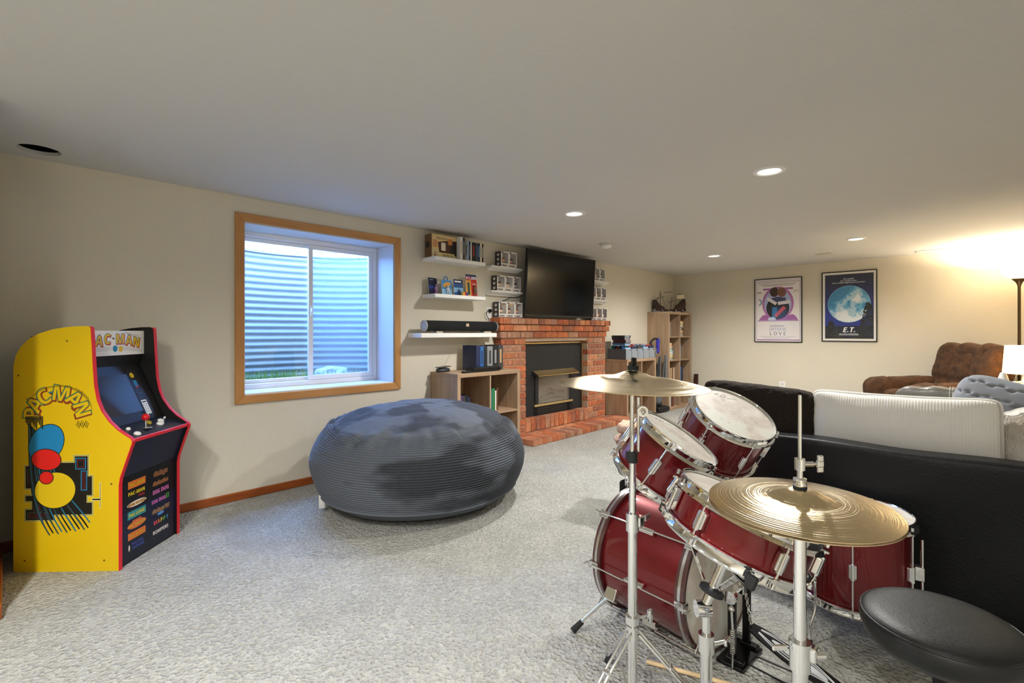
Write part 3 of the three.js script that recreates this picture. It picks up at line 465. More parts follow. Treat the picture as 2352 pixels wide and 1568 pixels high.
// ------------------------------------------------------------------ cube bookcases
function bookcase(x0, x1, H, D, rows, label) {
  const w = x1 - x0, t = thing('cube_bookcase', label, 'bookcase', [x0, 0, 0]), o = 0.036, s = 0.017;
  part(t, 'side_panel', bx(0, o, 0, H - o, 0, D, 0.002, false, rnd(), rnd()), M.oak); part(t, 'side_panel', bx(w - o, w, 0, H - o, 0, D, 0.002, false, rnd(), rnd()), M.oak);
  part(t, 'top_panel', bx(0, w, H - o, H, 0, D, 0.002, true, rnd(), rnd()), M.oak); part(t, 'bottom_panel', bx(o, w - o, 0, o, 0, D, 0.002, true, rnd(), rnd()), M.oak);
  part(t, 'back_panel', bx(o, w - o, o, H - o, 0.002, 0.010, 0.001, false, rnd(), rnd()), M.oak);
  const ch = (H - 2 * o - (rows - 1) * s) / rows, cw = (w - 2 * o - s) / 2;
  part(t, 'divider', bx(o + cw, o + cw + s, o, H - o, 0.010, D - 0.004, 0.001, false, rnd(), rnd()), M.oak);
  const floorY = [o]; for (let i = 1; i < rows; i++) { const y = o + i * (ch + s) - s; floorY.push(y + s); for (const a of [0, 1]) part(t, 'shelf', bx(o + a * (cw + s), o + a * (cw + s) + cw, y, y + s, 0.010, D - 0.004, 0.001, true, rnd(), rnd()), M.oak); }
  return { t, y: floorY, x: [x0 + o, x0 + o + cw + s], cw, ch, D };
}
const caseL = bookcase(2.67, 3.452, 0.775, 0.385, 2, 'low light oak cube bookcase beside the fireplace, behind the beanbag');
const caseR = bookcase(5.515, 6.285, 0.782, 0.33, 2, 'low light oak cube bookcase with grey bins on top');
const caseT = bookcase(6.64, 7.40, 1.437, 0.34, 4, 'tall light oak cube bookcase in the room corner');
const shade = { black: 0x17181a, navy: 0x1d2b52, blue: 0x2f66a8, 'light blue': 0x8fb9d8, teal: 0x1f7f7c, green: 0x2f7a4b, lime: 0x7fb53a, yellow: 0xdcb13c, orange: 0xd07a2e, red: 0xa62c24, maroon: 0x63202a, purple: 0x5d3f78, pink: 0xd09a9c, cream: 0xe3d8c0, white: 0xeceae4, tan: 0xb9976d, brown: 0x6f4a30, grey: 0x8a8c8e, charcoal: 0x3a3d42, peach: 0xe0b796 };
const pagesM = std({ color: 0xe6dcc6, roughness: 0.95 });
// an upright book or case: spine looks towards +z
const bookGeo = {};
function book(x, y, zf, th, h, d, tone, label, group, { tilt = 0, kind = 'book', cat = 'book', bandc } = {}) {
  const t = thing(kind, label, cat, [x, y, zf], 0, group); t.rotation.z = -tilt;
  const k = [th, h, d].map((v) => v.toFixed(3)).join(), c = Math.min(0.0022, th * 0.14);
  const gg = bookGeo[k] ??= [merge([cbox(c, h, d, 0.0004).translate(c / 2, h / 2, -d / 2), cbox(c, h, d, 0.0004).translate(th - c / 2, h / 2, -d / 2), cbox(th, h, c * 1.6, 0.0008).translate(th / 2, h / 2, -c * 0.8)]), cbox(th - 2 * c, h - 0.008, d - 0.006, 0.0004).translate(th / 2, h / 2, -d / 2 - 0.001)];
  part(t, 'cover', gg[0], paint(shade[tone] ?? tone, 0.5)); part(t, 'pages', gg[1], kind === 'book' ? pagesM : paint(0x22252a, 0.5));
  if (bandc) part(t, 'title_band', cbox(th * 0.36, h * 0.55, 0.0008, 0.0002).translate(th / 2, h * 0.55, 0.0004), paint(shade[bandc] ?? bandc, 0.5));
  return t;
}
function rowOf(x, y, zf, list, where, group, opt = {}) {
  let q = x; for (const [tone, th, h, d = 0.15, bandc, tilt = 0] of list) { book(q + Math.sin(tilt) * h * 0, y + 0.0005, zf, th, h, d, tone, `${tone} ${opt.noun ?? 'book'} ${bandc ? 'with ' + bandc + ' spine title ' : ''}${where}`, group, { ...opt, bandc, tilt }); q += th / Math.cos(tilt) + Math.sin(tilt) * 0.0 + 0.0015; }
  return q;
}
rowOf(caseL.x[0] + 0.012, caseL.y[1], 0.30, [['maroon', 0.026, 0.185], ['cream', 0.03, 0.18], ['purple', 0.022, 0.178], ['charcoal', 0.03, 0.172], ['black', 0.024, 0.178], ['navy', 0.028, 0.15]], 'in the beanbag-side cube of the low bookcase', 'books in the low bookcase by the beanbag');
rowOf(caseL.x[1] + 0.012, caseL.y[1], 0.30, [['blue', 0.022, 0.21], ['light blue', 0.028, 0.205], ['teal', 0.024, 0.2], ['green', 0.035, 0.21], ['white', 0.018, 0.185], ['brown', 0.02, 0.21]], 'in the fireplace-side cube of the low bookcase', 'books in the low bookcase by the beanbag');
// big boxed volumes and players on the low bookcase
rowOf(2.985, 0.776, 0.27, [['navy', 0.05, 0.235, 0.19], ['blue', 0.042, 0.225, 0.19, 'navy']], 'standing on the low bookcase', 'volumes on the low bookcase');
rowOf(3.125, 0.776, 0.27, [['grey', 0.07, 0.225, 0.19, 'charcoal'], ['black', 0.07, 0.23, 0.19, 'grey'], ['charcoal', 0.065, 0.235, 0.19, 'tan']], 'beside the brick mantel on the low bookcase', 'volumes on the low bookcase', { kind: 'boxed_set', cat: 'boxed set', noun: 'boxed disc set' });
{
  const p = thing('disc_player', 'slim black disc player on the low bookcase', 'disc player', [3.03, 0.776, 0.325]);
  part(p, 'body', rbox(0.34, 0.038, 0.10, 0.004, 2).translate(0, 0.023, 0), M.blackPlastic); part(p, 'front_strip', bx(-0.165, 0.165, 0.016, 0.03, 0.05, 0.0515, 0.0005), phys({ color: 0x08090b, roughness: 0.1 })); for (const x of [-0.14, 0.14]) part(p, 'foot', lathe([[0, 0], [0.012, 0], [0.012, 0.005], [0, 0.005]], 16).translate(x, 0, 0), M.rubber);
  const r = thing('remote_control', 'black remote control lying in front of the disc player', 'remote control', [2.83, 0.776, 0.352], 0.05);
  part(r, 'body', rbox(0.16, 0.016, 0.04, 0.006, 2).translate(0, 0.008, 0), M.blackPlastic); for (let i = 0; i < 8; i++) part(r, 'button', rbox(0.008, 0.003, 0.006, 0.001, 1).translate(-0.06 + (i >> 1) * 0.03, 0.0165, i % 2 ? 0.008 : -0.008), paint(0x55585c));
  const a = thing('radio_receiver', 'small grey radio receiver with raised antenna on the low bookcase', 'radio', [2.735, 0.776, 0.10], 0.25);
  part(a, 'body', lathe([[0, 0], [0.075, 0], [0.085, 0.012], [0.075, 0.03], [0.04, 0.036], [0, 0.036]], 32).scale(1, 1, 0.6), paint(0x33373a, 0.5)); part(a, 'lid', rbox(0.15, 0.006, 0.07, 0.003, 2).rotateZ(0.04).translate(0.005, 0.044, 0), paint(0x24272a, 0.35)); part(a, 'antenna', merge([rod(V(0.0, 0.04, 0), V(0.075, 0.15, 0.02), 0.0022, 0.0015, 8), sph(0.003, 0.075, 0.15, 0.02, 8, 6)]), M.steel);
}
{ // soundbar
  const s = thing('soundbar', 'long black cylindrical soundbar with silver end caps', 'speaker', [2.50, 1.126, 0.135]);
  part(s, 'grille', boxUV(new THREE.CylinderGeometry(0.047, 0.047, 0.85, 32, 1).rotateZ(Math.PI / 2)).translate(0.425, 0.064, 0), std({ color: 0x0b0c0e, roughness: 0.9, bumpMap: T.grit, bumpScale: 0.002 }), 'black cloth grille');
  for (const x of [-0.004, 0.854]) part(s, 'end_cap', lathe([[0, -0.008], [0.03, -0.007], [0.046, -0.002], [0.0485, 0.004], [0.0485, 0.012], [0, 0.012]], 32).rotateZ(x < 0 ? -Math.PI / 2 : Math.PI / 2).translate(x, 0.064, 0), paint(0xa9abad, 0.35), 'silver end cap');
  part(s, 'badge', bx(0.44, 0.475, 0.06, 0.088, 0.0465, 0.0485, 0.0008), M.steel); for (const x of [0.14, 0.70]) part(s, 'foot', rbox(0.07, 0.018, 0.09, 0.004, 2).translate(x, 0.009, 0), M.steel);
}
// ------------------------------------------------------------------ film cases, toys, figure boxes
{
  const gt = canvasTex(512, 340, (g, w, h) => {
    g.fillStyle = '#d9bf86'; g.fillRect(0, 0, w, h); g.fillStyle = '#4a1c12'; g.beginPath(); g.moveTo(120, 110); g.lineTo(330, 70); g.lineTo(512, 60); g.lineTo(512, 290); g.lineTo(150, 270); g.closePath(); g.fill(); g.fillStyle = '#1a0e0c'; g.fillRect(380, 90, 132, 200);
    g.fillStyle = '#c98a5c'; g.fillRect(20, 80, 90, 110); g.fillStyle = '#efe5d2'; g.fillRect(190, 110, 90, 120); g.fillStyle = '#c9803c'; g.fillRect(330, 40, 90, 90);
    g.fillStyle = '#cfc79e'; g.fillRect(0, 235, 140, 105); g.fillStyle = '#e0cf92'; g.fillRect(140, 262, 330, 78); g.fillStyle = '#a82424'; g.save(); g.translate(60, 258); g.rotate(0.25); g.fillRect(0, 0, 34, 60); g.fillStyle = '#f5efe6'; g.fillRect(8, 10, 18, 22); g.restore();
    g.fillStyle = '#3a2208'; g.font = 'bold 42px serif'; g.textBaseline = 'middle'; g.fillText('GREMLINS', 88, 52); g.fillText('GREMLINS', 210, 296); g.fillStyle = '#7a5a2c'; g.fillRect(215, 318, 170, 10);
  });
  const b = thing('toy_box', 'tan and brown boxed toy with printed front on the upper shelf', 'toy box', [2.582, 1.797, 0.03], 0.02);
  part(b, 'carton', cbox(0.285, 0.205, 0.10, 0.002).translate(0.1425, 0.1025, 0.055), paint(0x6a4a28)); part(b, 'front_print', new THREE.PlaneGeometry(0.283, 0.203).translate(0.1425, 0.1025, 0.1056), std({ map: gt, roughness: 0.4 }), 'printed carton front with lettering');
  part(b, 'hang_tab', cbox(0.012, 0.05, 0.04, 0.004).translate(-0.006, 0.11, 0.05), M.blackPlastic);
  const list = [['white', 0.032, 0.21, 0.14, 'tan'], ['charcoal', 0.03, 0.205, 0.14, 'grey'], ['grey', 0.028, 0.178, 0.14, 'black'], ['light blue', 0.02, 0.178, 0.14, 'grey'], ['navy', 0.022, 0.18, 0.14, 'grey'], ['white', 0.015, 0.178, 0.14], ['black', 0.05, 0.178, 0.14, 'red'], ['charcoal', 0.035, 0.178, 0.14, 'blue'], ['navy', 0.024, 0.18, 0.14, 'light blue'], ['cream', 0.026, 0.178, 0.14, 'grey'], ['black', 0.022, 0.178, 0.14, 'white']];
  rowOf(2.875 - 0.0, 1.797, 0.175, list.map((l) => [l[0], l[1] * 0.9, l[2], l[3], l[4]]), 'in the row on the upper shelf', 'film cases on the upper shelf', { kind: 'film_case', cat: 'film case', noun: 'film case' });
  // carded figures
  const card = (w, h, bg, fn) => canvasTex(256, Math.round(256 * h / w), (g, W, H) => { g.fillStyle = bg; g.fillRect(0, 0, W, H); fn(g, W, H); });
  function carded(x, w, h, turn, tex, label, bub, figc, z = 0.09, hook) {
    const t = thing('carded_toy', label, 'carded toy', [x, 1.470, z], turn, 'carded toys on the middle shelf'); t.rotation.order = 'YXZ'; t.rotation.x = -0.09;
    part(t, 'card', cbox(w, h, 0.003, 0.0008).translate(w / 2, h / 2, 0), paint(0xd8d4cc)); part(t, 'print', new THREE.PlaneGeometry(w - 0.002, h - 0.002).translate(w / 2, h / 2, 0.0021), std({ map: tex, roughness: 0.35 }), 'printed card face');
    const [bx0, bx1, by0, by1] = bub, f = part(t, 'figure', merge([new THREE.CapsuleGeometry(0.011, 0.028, 4, 10).translate(0, 0.062, 0), sph(0.0095, 0, 0.098, 0, 12, 9), rod(V(-0.007, 0.045, 0), V(-0.011, 0.006, 0), 0.006, 0.004, 8), rod(V(0.007, 0.045, 0), V(0.011, 0.006, 0), 0.006, 0.004, 8), rod(V(-0.012, 0.078, 0), V(-0.022, 0.045, 0), 0.0045, 0.0035, 8), rod(V(0.012, 0.078, 0), V(0.022, 0.045, 0), 0.0045, 0.0035, 8)]).scale(1, (by1 - by0) / 0.115, 1).translate((bx0 + bx1) / 2, by0 + 0.003, 0.014), paint(figc, 0.5));
    part(t, 'blister', rbox(bx1 - bx0, by1 - by0, 0.028, 0.006, 2).translate((bx0 + bx1) / 2, (by0 + by1) / 2, 0.017), M.clearPlastic, 'clear plastic blister');
    if (hook) part(t, 'hanger', new THREE.TorusGeometry(0.022, 0.006, 8, 24, 4.2).rotateZ(-0.3).translate(w * 0.45, h + 0.01, 0), paint(hook, 0.4));
  }
  carded(2.60, 0.125, 0.155, 0.25, card(0.13, 0.155, '#10173a', (g, W, H) => { g.fillStyle = '#26408c'; g.fillRect(0, H * .45, W, H * .2); g.fillStyle = '#c8d2e8'; g.fillRect(W * .2, H * .1, W * .4, 8); g.fillStyle = '#7a3a86'; g.fillRect(W * .6, H * .55, W * .35, H * .4); }), 'dark blue carded toy at the window end of the middle shelf', [0.07, 0.125, 0.008, 0.10], 0xb78ab0, 0.07);
  carded(2.725, 0.125, 0.14, 0.08, card(0.125, 0.14, '#3f8fc8', (g, W, H) => { g.fillStyle = '#e0a03c'; g.beginPath(); g.ellipse(W * .5, H * .3, W * .4, H * .16, -0.3, 0, 7); g.fill(); g.fillStyle = '#8fc6e6'; g.fillRect(0, H * .6, W, H * .4); }), 'light blue carded toy with hanging loop', [0.03, 0.10, 0.008, 0.09], 0xd9dde2, 0.10, 0x5f86b8);
  carded(2.855, 0.115, 0.155, 0.02, card(0.115, 0.155, '#2a5590', (g, W, H) => { g.fillStyle = '#16264e'; g.fillRect(0, 0, W, H * .25); g.fillStyle = '#e7e9ef'; g.fillRect(W * .12, H * .08, W * .7, H * .1); g.fillStyle = '#88b6dc'; g.fillRect(0, H * .5, W, H * .3); }), 'mid blue carded toy beside the red card', [0.03, 0.085, 0.01, 0.06], 0x304a7a, 0.11);
  carded(3.005, 0.140, 0.215, 0.02, card(0.14, 0.215, '#c02820', (g, W, H) => { g.fillStyle = '#17325e'; g.fillRect(0, 0, W, H * .09); g.fillStyle = '#d8dbe2'; g.fillRect(W * .55, H * .09, W * .45, H * .12); g.fillStyle = '#b9302a'; g.fillRect(W * .55, H * .13, W * .45, H * .03); g.font = 'italic bold ' + Math.round(W * .24) + 'px sans-serif'; g.fillStyle = '#f2f2f0'; g.strokeStyle = '#2050a0'; g.lineWidth = 6; g.strokeText('G.I. JOE', 6, H * .2); g.fillText('G.I. JOE', 6, H * .2); g.fillStyle = '#d69a4e'; g.fillRect(0, H * .26, W * .48, H * .74); g.fillStyle = '#2d5038'; g.fillRect(W * .14, H * .36, W * .2, H * .55); g.fillStyle = '#c02820'; g.fillRect(W * .48, H * .26, W * .52, H * .74); g.fillStyle = '#e8c8b8'; g.fillRect(W * .6, H * .4, W * .3, H * .05); }), 'tall red carded action figure with white lettering', [0.078, 0.132, 0.012, 0.115], 0x7b5a44, 0.11);
  const bl = thing('toy_block', 'small striped yellow, red and blue toy block on the middle shelf', 'toy', [2.95, 1.470, 0.16]); [[0xdca63a, 0], [0xb03028, 1], [0x28418a, 2]].forEach(([c, i]) => part(bl, 'stripe', cbox(0.022, 0.034, 0.03, 0.002).translate(-0.03 + i * 0.022, 0.017, 0), paint(c, 0.4)));
}
{ // windowed figure boxes
  const front = canvasTex(256, 360, (g, w, h) => { g.fillStyle = '#ece8e4'; g.fillRect(0, 0, w, h); g.fillStyle = '#3c3a3c'; g.fillRect(14, 10, 54, 34); g.fillStyle = '#bdb4b0'; g.fillRect(0, h - 62, w, 62); g.fillStyle = '#4a4444'; g.fillRect(30, h - 44, 150, 18); g.fillStyle = '#f8f4f0'; g.fillRect(190, h - 48, 44, 30); });
  const side = canvasTex(128, 256, (g, w, h) => { g.fillStyle = '#2a2526'; g.fillRect(0, 0, w, h); g.fillStyle = '#e8e2dc'; for (let i = 0; i < 3; i++) { g.beginPath(); g.arc(w / 2, 50 + i * 78, 28, 0, 7); g.fill(); } g.fillStyle = '#5a3c34'; for (let i = 0; i < 3; i++) g.fillRect(w / 2 - 18, 28 + i * 78, 36, 16); });
  const fM = std({ map: front, roughness: 0.35 }), sM = std({ map: side, roughness: 0.4 }), shell = std({ color: 0xe9e4df, roughness: 0.4 });
  const W = 0.114, H = 0.158, D = 0.088;
  // shared geometries: open carton with window cut-out, window film, figure
  const cart = merge([bx(0, W, 0, 0.002, 0, D, 0.0005), bx(0, W, H - 0.002, H, 0, D, 0.0005), bx(0, W, 0, H, 0, 0.002, 0.0005), bx(0, 0.0015, 0, H, 0, D, 0.0005), bx(W - 0.0015, W, 0, H, 0, D, 0.0005)]);
  const holeShape = new THREE.Shape([[0, 0], [W, 0], [W, H], [0, H]].map((p) => new THREE.Vector2(...p))); holeShape.holes.push(new THREE.Path([[0.012, 0.036], [0.012, H - 0.03], [0.036, H - 0.012], [W - 0.01, H - 0.012], [W - 0.01, 0.036]].map((p) => new THREE.Vector2(...p))));
  const face = new THREE.ShapeGeometry(holeShape); { const uv = face.attributes.uv; for (let i = 0; i < uv.count; i++) uv.setXY(i, uv.getX(i) / W, uv.getY(i) / H); } face.translate(0, 0, D);
  const film = new THREE.PlaneGeometry(W - 0.016, H - 0.042).translate(W / 2, H / 2 + 0.012, D - 0.0015);
  const flank = new THREE.PlaneGeometry(D - 0.006, H - 0.006).rotateY(-Math.PI / 2).translate(-0.0006, H / 2, D / 2);
  const body = merge([lathe([[0, 0], [0.014, 0], [0.017, 0.012], [0.012, 0.034], [0, 0.036]], 14).translate(W / 2, 0.008, D / 2), rod(V(W / 2 - 0.014, 0.04, D / 2), V(W / 2 - 0.026, 0.016, D / 2), 0.006, 0.005, 8), rod(V(W / 2 + 0.014, 0.04, D / 2), V(W / 2 + 0.026, 0.016, D / 2), 0.006, 0.005, 8)]);
  const head = rbox(0.052, 0.046, 0.046, 0.018, 3).translate(W / 2, 0.066, D / 2), hair = rbox(0.058, 0.034, 0.052, 0.016, 3).translate(W / 2, 0.083, D / 2 - 0.005);
  const box = (x, y, z, label, group, skin, top, cloth) => {
    const t = thing('figure_box', label, 'boxed figure', [x, y, z], rr(-0.03, 0.03), group);
    part(t, 'carton', cart, shell); part(t, 'front_print', face, fM, 'printed front with a window cut-out'); part(t, 'window_film', film, M.clearPlastic); part(t, 'side_print', flank, sM, 'dark printed side');
    const f = part(t, 'figure_body', body, paint(cloth, 0.5)); part(f, 'figure_head', head, paint(skin, 0.5)); part(f, 'figure_hair', hair, paint(top, 0.5));
  };
  const skins = [0xe8c4a4, 0xd9a98a, 0xc9c4bc], tops = [0x3a2418, 0x151315, 0x8a5a2c, 0x4b4b50], cl = [0x8d2f2b, 0x2c3a55, 0x4a4f45, 0x1c1c1f, 0xa58f6a];
  const rows = [[3.475, 1.802, 0.012, 2, 0, 'upper ledge on the soundbar side', 0.118], [3.42, 1.553, 0.012, 3, 0, 'lower ledge on the soundbar side', 0.117], [3.43, 1.2855, 0.025, 3, 0, 'mantel end near the soundbar', 0.117],
    [5.13, 1.789, 0.012, 2, 0, 'upper ledge past the television', 0.117], [5.045, 1.547, 0.012, 3, 0, 'lower ledge past the television', 0.117], [5.045, 1.2855, 0.025, 3, 0, 'mantel end past the television', 0.117]];
  const ord = ['first', 'second', 'third'];
  for (const [x, y, z, n, , where, st] of rows) for (let i = 0; i < n; i++) box(x + i * st, y, z, `windowed figure box, ${ord[i]} from the window, on the ${where}`, 'windowed figure boxes', pick(skins), pick(tops), pick(cl));
}
{ // grey bins with film cases, case stack, on the low bookcase past the fireplace
  const gm = std({ color: 0x8b929a, roughness: 0.7 }), dk = std({ color: 0x50545a, roughness: 0.75 });
  for (let i = 0; i < 5; i++) {
    const w = 0.148, x = 5.52 + i * 0.153, h = 0.135, d = 0.27;
    const t = thing('storage_bin', ['grey desktop bin at the fireplace end of the low bookcase', 'second grey desktop bin from the fireplace', 'middle grey desktop bin on the low bookcase', 'fourth grey desktop bin from the fireplace', 'grey desktop bin at the vacuum end of the low bookcase'][i], 'bin', [x, 0.782, 0.04], 0, 'grey bins on the low bookcase');
    part(t, 'tray', merge([bx(0, w, 0, 0.004, 0, d, 0.001), bx(0, w, 0, h, 0, 0.004, 0.001), bx(0, 0.004, 0, h, 0, d, 0.001), bx(w - 0.004, w, 0, h, 0, d, 0.001)]), dk);
    const s = new THREE.Shape([[0, 0], [w, 0], [w, h], [0, h]].map((p) => new THREE.Vector2(...p))), hp = new THREE.Path(); hp.absellipse(w * 0.78, h * 0.86, 0.014, 0.009, 0, 7, true); s.holes.push(hp);
    part(t, 'front', new THREE.ExtrudeGeometry(s, { depth: 0.004, bevelEnabled: false }).translate(0, 0, d - 0.004), gm, 'light grey bin front with finger hole');
    const tones = ['light blue', 'blue', 'navy', 'red', 'charcoal', 'teal']; let q = 0.05;
    for (let k = 0; k < 6; k++) { const c = book(x + 0.006, 0.787, 0.04 + d - 0.012 - k * 0.04, 0.134, 0.15 + 0.012 * ((i + k) % 3), 0.013, tones[(i * 2 + k) % 6], `${tones[(i * 2 + k) % 6]} film case filed in the ${['first', 'second', 'third', 'fourth', 'fifth'][i]} grey bin from the fireplace`, 'film cases in the grey bins', { kind: 'film_case', cat: 'film case' }); }
  }
  const tn = ['charcoal', 'black', 'navy', 'black', 'maroon', 'black', 'charcoal', 'blue', 'light blue'], nm = ['lowest', 'second', 'third', 'fourth', 'fifth', 'sixth', 'seventh', 'eighth', 'topmost'];
  // a stack lying on the first bin's cases
  for (let k = 0; k < 9; k++) { const t = thing('film_case', `${tn[8 - k]} film case lying flat, ${nm[k]} of the stack beside the brick fireplace`, 'film case', [5.525 + 0.008 * hash(k, 1, 3), 0.957 + k * 0.0152, 0.09 + 0.02 * hash(k, 2, 3)], 0.1 * (hash(k, 5, 2) - 0.5), 'film cases stacked beside the fireplace'); part(t, 'case', cbox(0.135 + (k > 6 ? 0.03 : 0), 0.0145, 0.19, 0.002).translate(0.075, 0.0073, 0.09), paint(shade[tn[8 - k]], 0.4)); part(t, 'spine_title', cbox(0.1, 0.007, 0.001, 0.0003).translate(0.07, 0.0073, 0.1855), paint(0xb9bfc6, 0.4)); }
  for (let k = 0; k < 4; k++) { const c = ['red', 'blue', 'navy', 'purple'][k]; const t = thing('film_case', `${c} film case lying across the tops of the grey bins`, 'film case', [5.80 + k * 0.105, 0.957 + 0.002, 0.10], 0.2 - k * 0.1, 'film cases across the bins'); part(t, 'case', cbox(0.10, 0.012, 0.15, 0.002).translate(0.05, 0.006, 0.06), paint(shade[c], 0.4)); part(t, 'spine_title', cbox(0.07, 0.006, 0.001, 0.0003).translate(0.05, 0.006, 0.1355), paint(0xd9dde2, 0.4)); }
}
{ // books in the tall bookcase
  const c = caseT, zf = 0.29, G = 'books in the tall bookcase';
  const put = (colm, row, list, where, dx = 0.012) => rowOf(c.x[colm] + dx, c.y[row], zf, list, where, G);
  put(0, 3, [['charcoal', 0.03, 0.24, 0.17], ['blue', 0.03, 0.235, 0.17], ['orange', 0.03, 0.235, 0.17], ['grey', 0.03, 0.21, 0.17]], 'in the top cube nearer the fireplace');
  put(0, 1, [['peach', 0.03, 0.23, 0.17], ['red', 0.05, 0.235, 0.17], ['grey', 0.03, 0.215, 0.17], ['tan', 0.05, 0.225, 0.17], ['brown', 0.04, 0.235, 0.17], ['cream', 0.03, 0.23, 0.17]], 'in the third cube down nearer the fireplace');
  put(1, 2, [['grey', 0.03, 0.25, 0.17], ['white', 0.04, 0.245, 0.17], ['light blue', 0.025, 0.235, 0.17]], 'in the second cube down nearer the corner');
  put(1, 1, [['cream', 0.04, 0.23, 0.17], ['white', 0.03, 0.22, 0.17], ['blue', 0.035, 0.225, 0.17], ['navy', 0.06, 0.225, 0.17]], 'in the third cube down nearer the corner');
  put(0, 0, [['orange', 0.03, 0.24, 0.17], ['tan', 0.055, 0.245, 0.17], ['white', 0.03, 0.22, 0.17, undefined, 0.0], ['charcoal', 0.025, 0.21, 0.17], ['brown', 0.03, 0.235, 0.17], ['maroon', 0.03, 0.24, 0.17]], 'in the lowest cube nearer the fireplace');
  put(1, 0, [['cream', 0.04, 0.22, 0.17], ['purple', 0.03, 0.225, 0.17]], 'in the lowest cube nearer the corner');
  const stack = (colm, row, list, where) => { let y = c.y[row] + 0.0005; list.forEach(([tone, h, w]) => { const t = thing('board_game', `${tone} boxed game lying in the stack ${where}`, 'boxed game', [c.x[colm] + 0.02, y, 0.1], 0, 'boxed games in the tall bookcase'); part(t, 'lid', cbox(w, h * 0.7, 0.19, 0.002).translate(w / 2, h * 0.65, 0.09), paint(shade[tone], 0.45)); part(t, 'tray', cbox(w - 0.006, h * 0.6, 0.184, 0.002).translate(w / 2, h * 0.3, 0.09), paint(0xe6e0d2, 0.6)); part(t, 'title_print', cbox(w * 0.6, h * 0.35, 0.0008, 0.0002).translate(w / 2, h * 0.62, 0.1855), paint(0xf0ead8, 0.5)); y += h + 0.001; }); };
  stack(1, 3, [['brown', 0.05, 0.2], ['orange', 0.035, 0.19], ['black', 0.05, 0.15], ['tan', 0.04, 0.19], ['yellow', 0.055, 0.19]], 'in the top cube nearer the corner');
  stack(0, 2, [['green', 0.03, 0.2], ['yellow', 0.04, 0.19], ['light blue', 0.06, 0.2], ['teal', 0.035, 0.19], ['orange', 0.05, 0.18], ['tan', 0.03, 0.17]], 'in the second cube down nearer the fireplace');
}
{ // brick-built toy ship and small bricks on the tall bookcase
  const t = thing('toy_ship', 'dark brown brick-built toy ship with masts and sail on the tall bookcase', 'toy ship', [7.02, 1.437, 0.165], -0.42);
  const br = paint(0x2f1812, 0.4), gy = paint(0x8d9196, 0.45), wh = paint(0xd9cfb0, 0.6), R = mulberry(44), step = 0.026;
  const studs = cbox(step - 0.002, 0.022, 0.05, 0.002), stud = new THREE.CylinderGeometry(0.006, 0.006, 0.006, 10);
  const bk = merge([studs, stud.clone().translate(0, 0.014, 0.012), stud.clone().translate(0, 0.014, -0.012)]);
  for (let i = -11; i <= 11; i++) { const up = Math.max(0, Math.round((Math.abs(i) - 3) * 0.8)) + (i > 4 ? 1 : 0), n = i === -1 || i === 0 ? 1 : 2; for (let k = 0; k < n; k++) { const m = part(t, 'hull_brick', bk, (i + k) % 5 === 0 ? gy : k === 0 && R() > 0.45 ? gy : br); m.position.set(i * step, 0.011 + k * 0.023 + 0.0 * up, 0); } if (Math.abs(i) > 3) for (let k = 2; k < 2 + up; k++) { const m = part(t, 'hull_brick', bk, br); m.position.set(i * step, 0.011 + k * 0.023, (R() - 0.5) * 0.012); m.scale.z = 0.8; } }
  for (const [x, h, l] of [[-0.17, 0.33, 0], [0.02, 0.24, 0.12], [0.20, 0.30, 0.0]]) part(t, 'mast', rod(V(x, 0.02, 0), V(x + l * h, h, 0), 0.006, 0.003, 8), br);
  for (const [x0, y0, x1, y1] of [[-0.11, 0.30, 0.06, 0.315], [-0.26, 0.2, -0.10, 0.24], [0.13, 0.28, 0.27, 0.29], [-0.02, 0.15, 0.14, 0.20], [-0.28, 0.13, -0.2, 0.22]]) part(t, 'spar', rod(V(x0, y0, 0.005), V(x1, y1, 0.005), 0.004, 0.003, 8), br);
  part(t, 'sail', cbox(0.14, 0.06, 0.003, 0.001).rotateZ(0.08).translate(0.205, 0.245, 0.01), wh, 'cream cloth sail');
  part(t, 'rigging', merge([rod(V(-0.28, 0.06, 0), V(-0.17, 0.3, 0), 0.002, 0.002, 5), rod(V(-0.06, 0.06, 0), V(-0.17, 0.3, 0), 0.002, 0.002, 5), rod(V(0.27, 0.1, 0), V(0.20, 0.28, 0), 0.002, 0.002, 5), rod(V(0.06, 0.06, 0), V(0.19, 0.27, 0), 0.002, 0.002, 5)]), br);
  const p2 = thing('toy_cart', 'small brown and grey brick-built toy beside the toy ship', 'toy', [7.345, 1.437, 0.06], 0.2);
  for (let i = 0; i < 6; i++) { const m = part(p2, 'brick', bk, i % 2 ? br : gy); m.position.set((i % 3) * 0.026 - 0.026, 0.011 + Math.floor(i / 3) * 0.023, 0); }
}
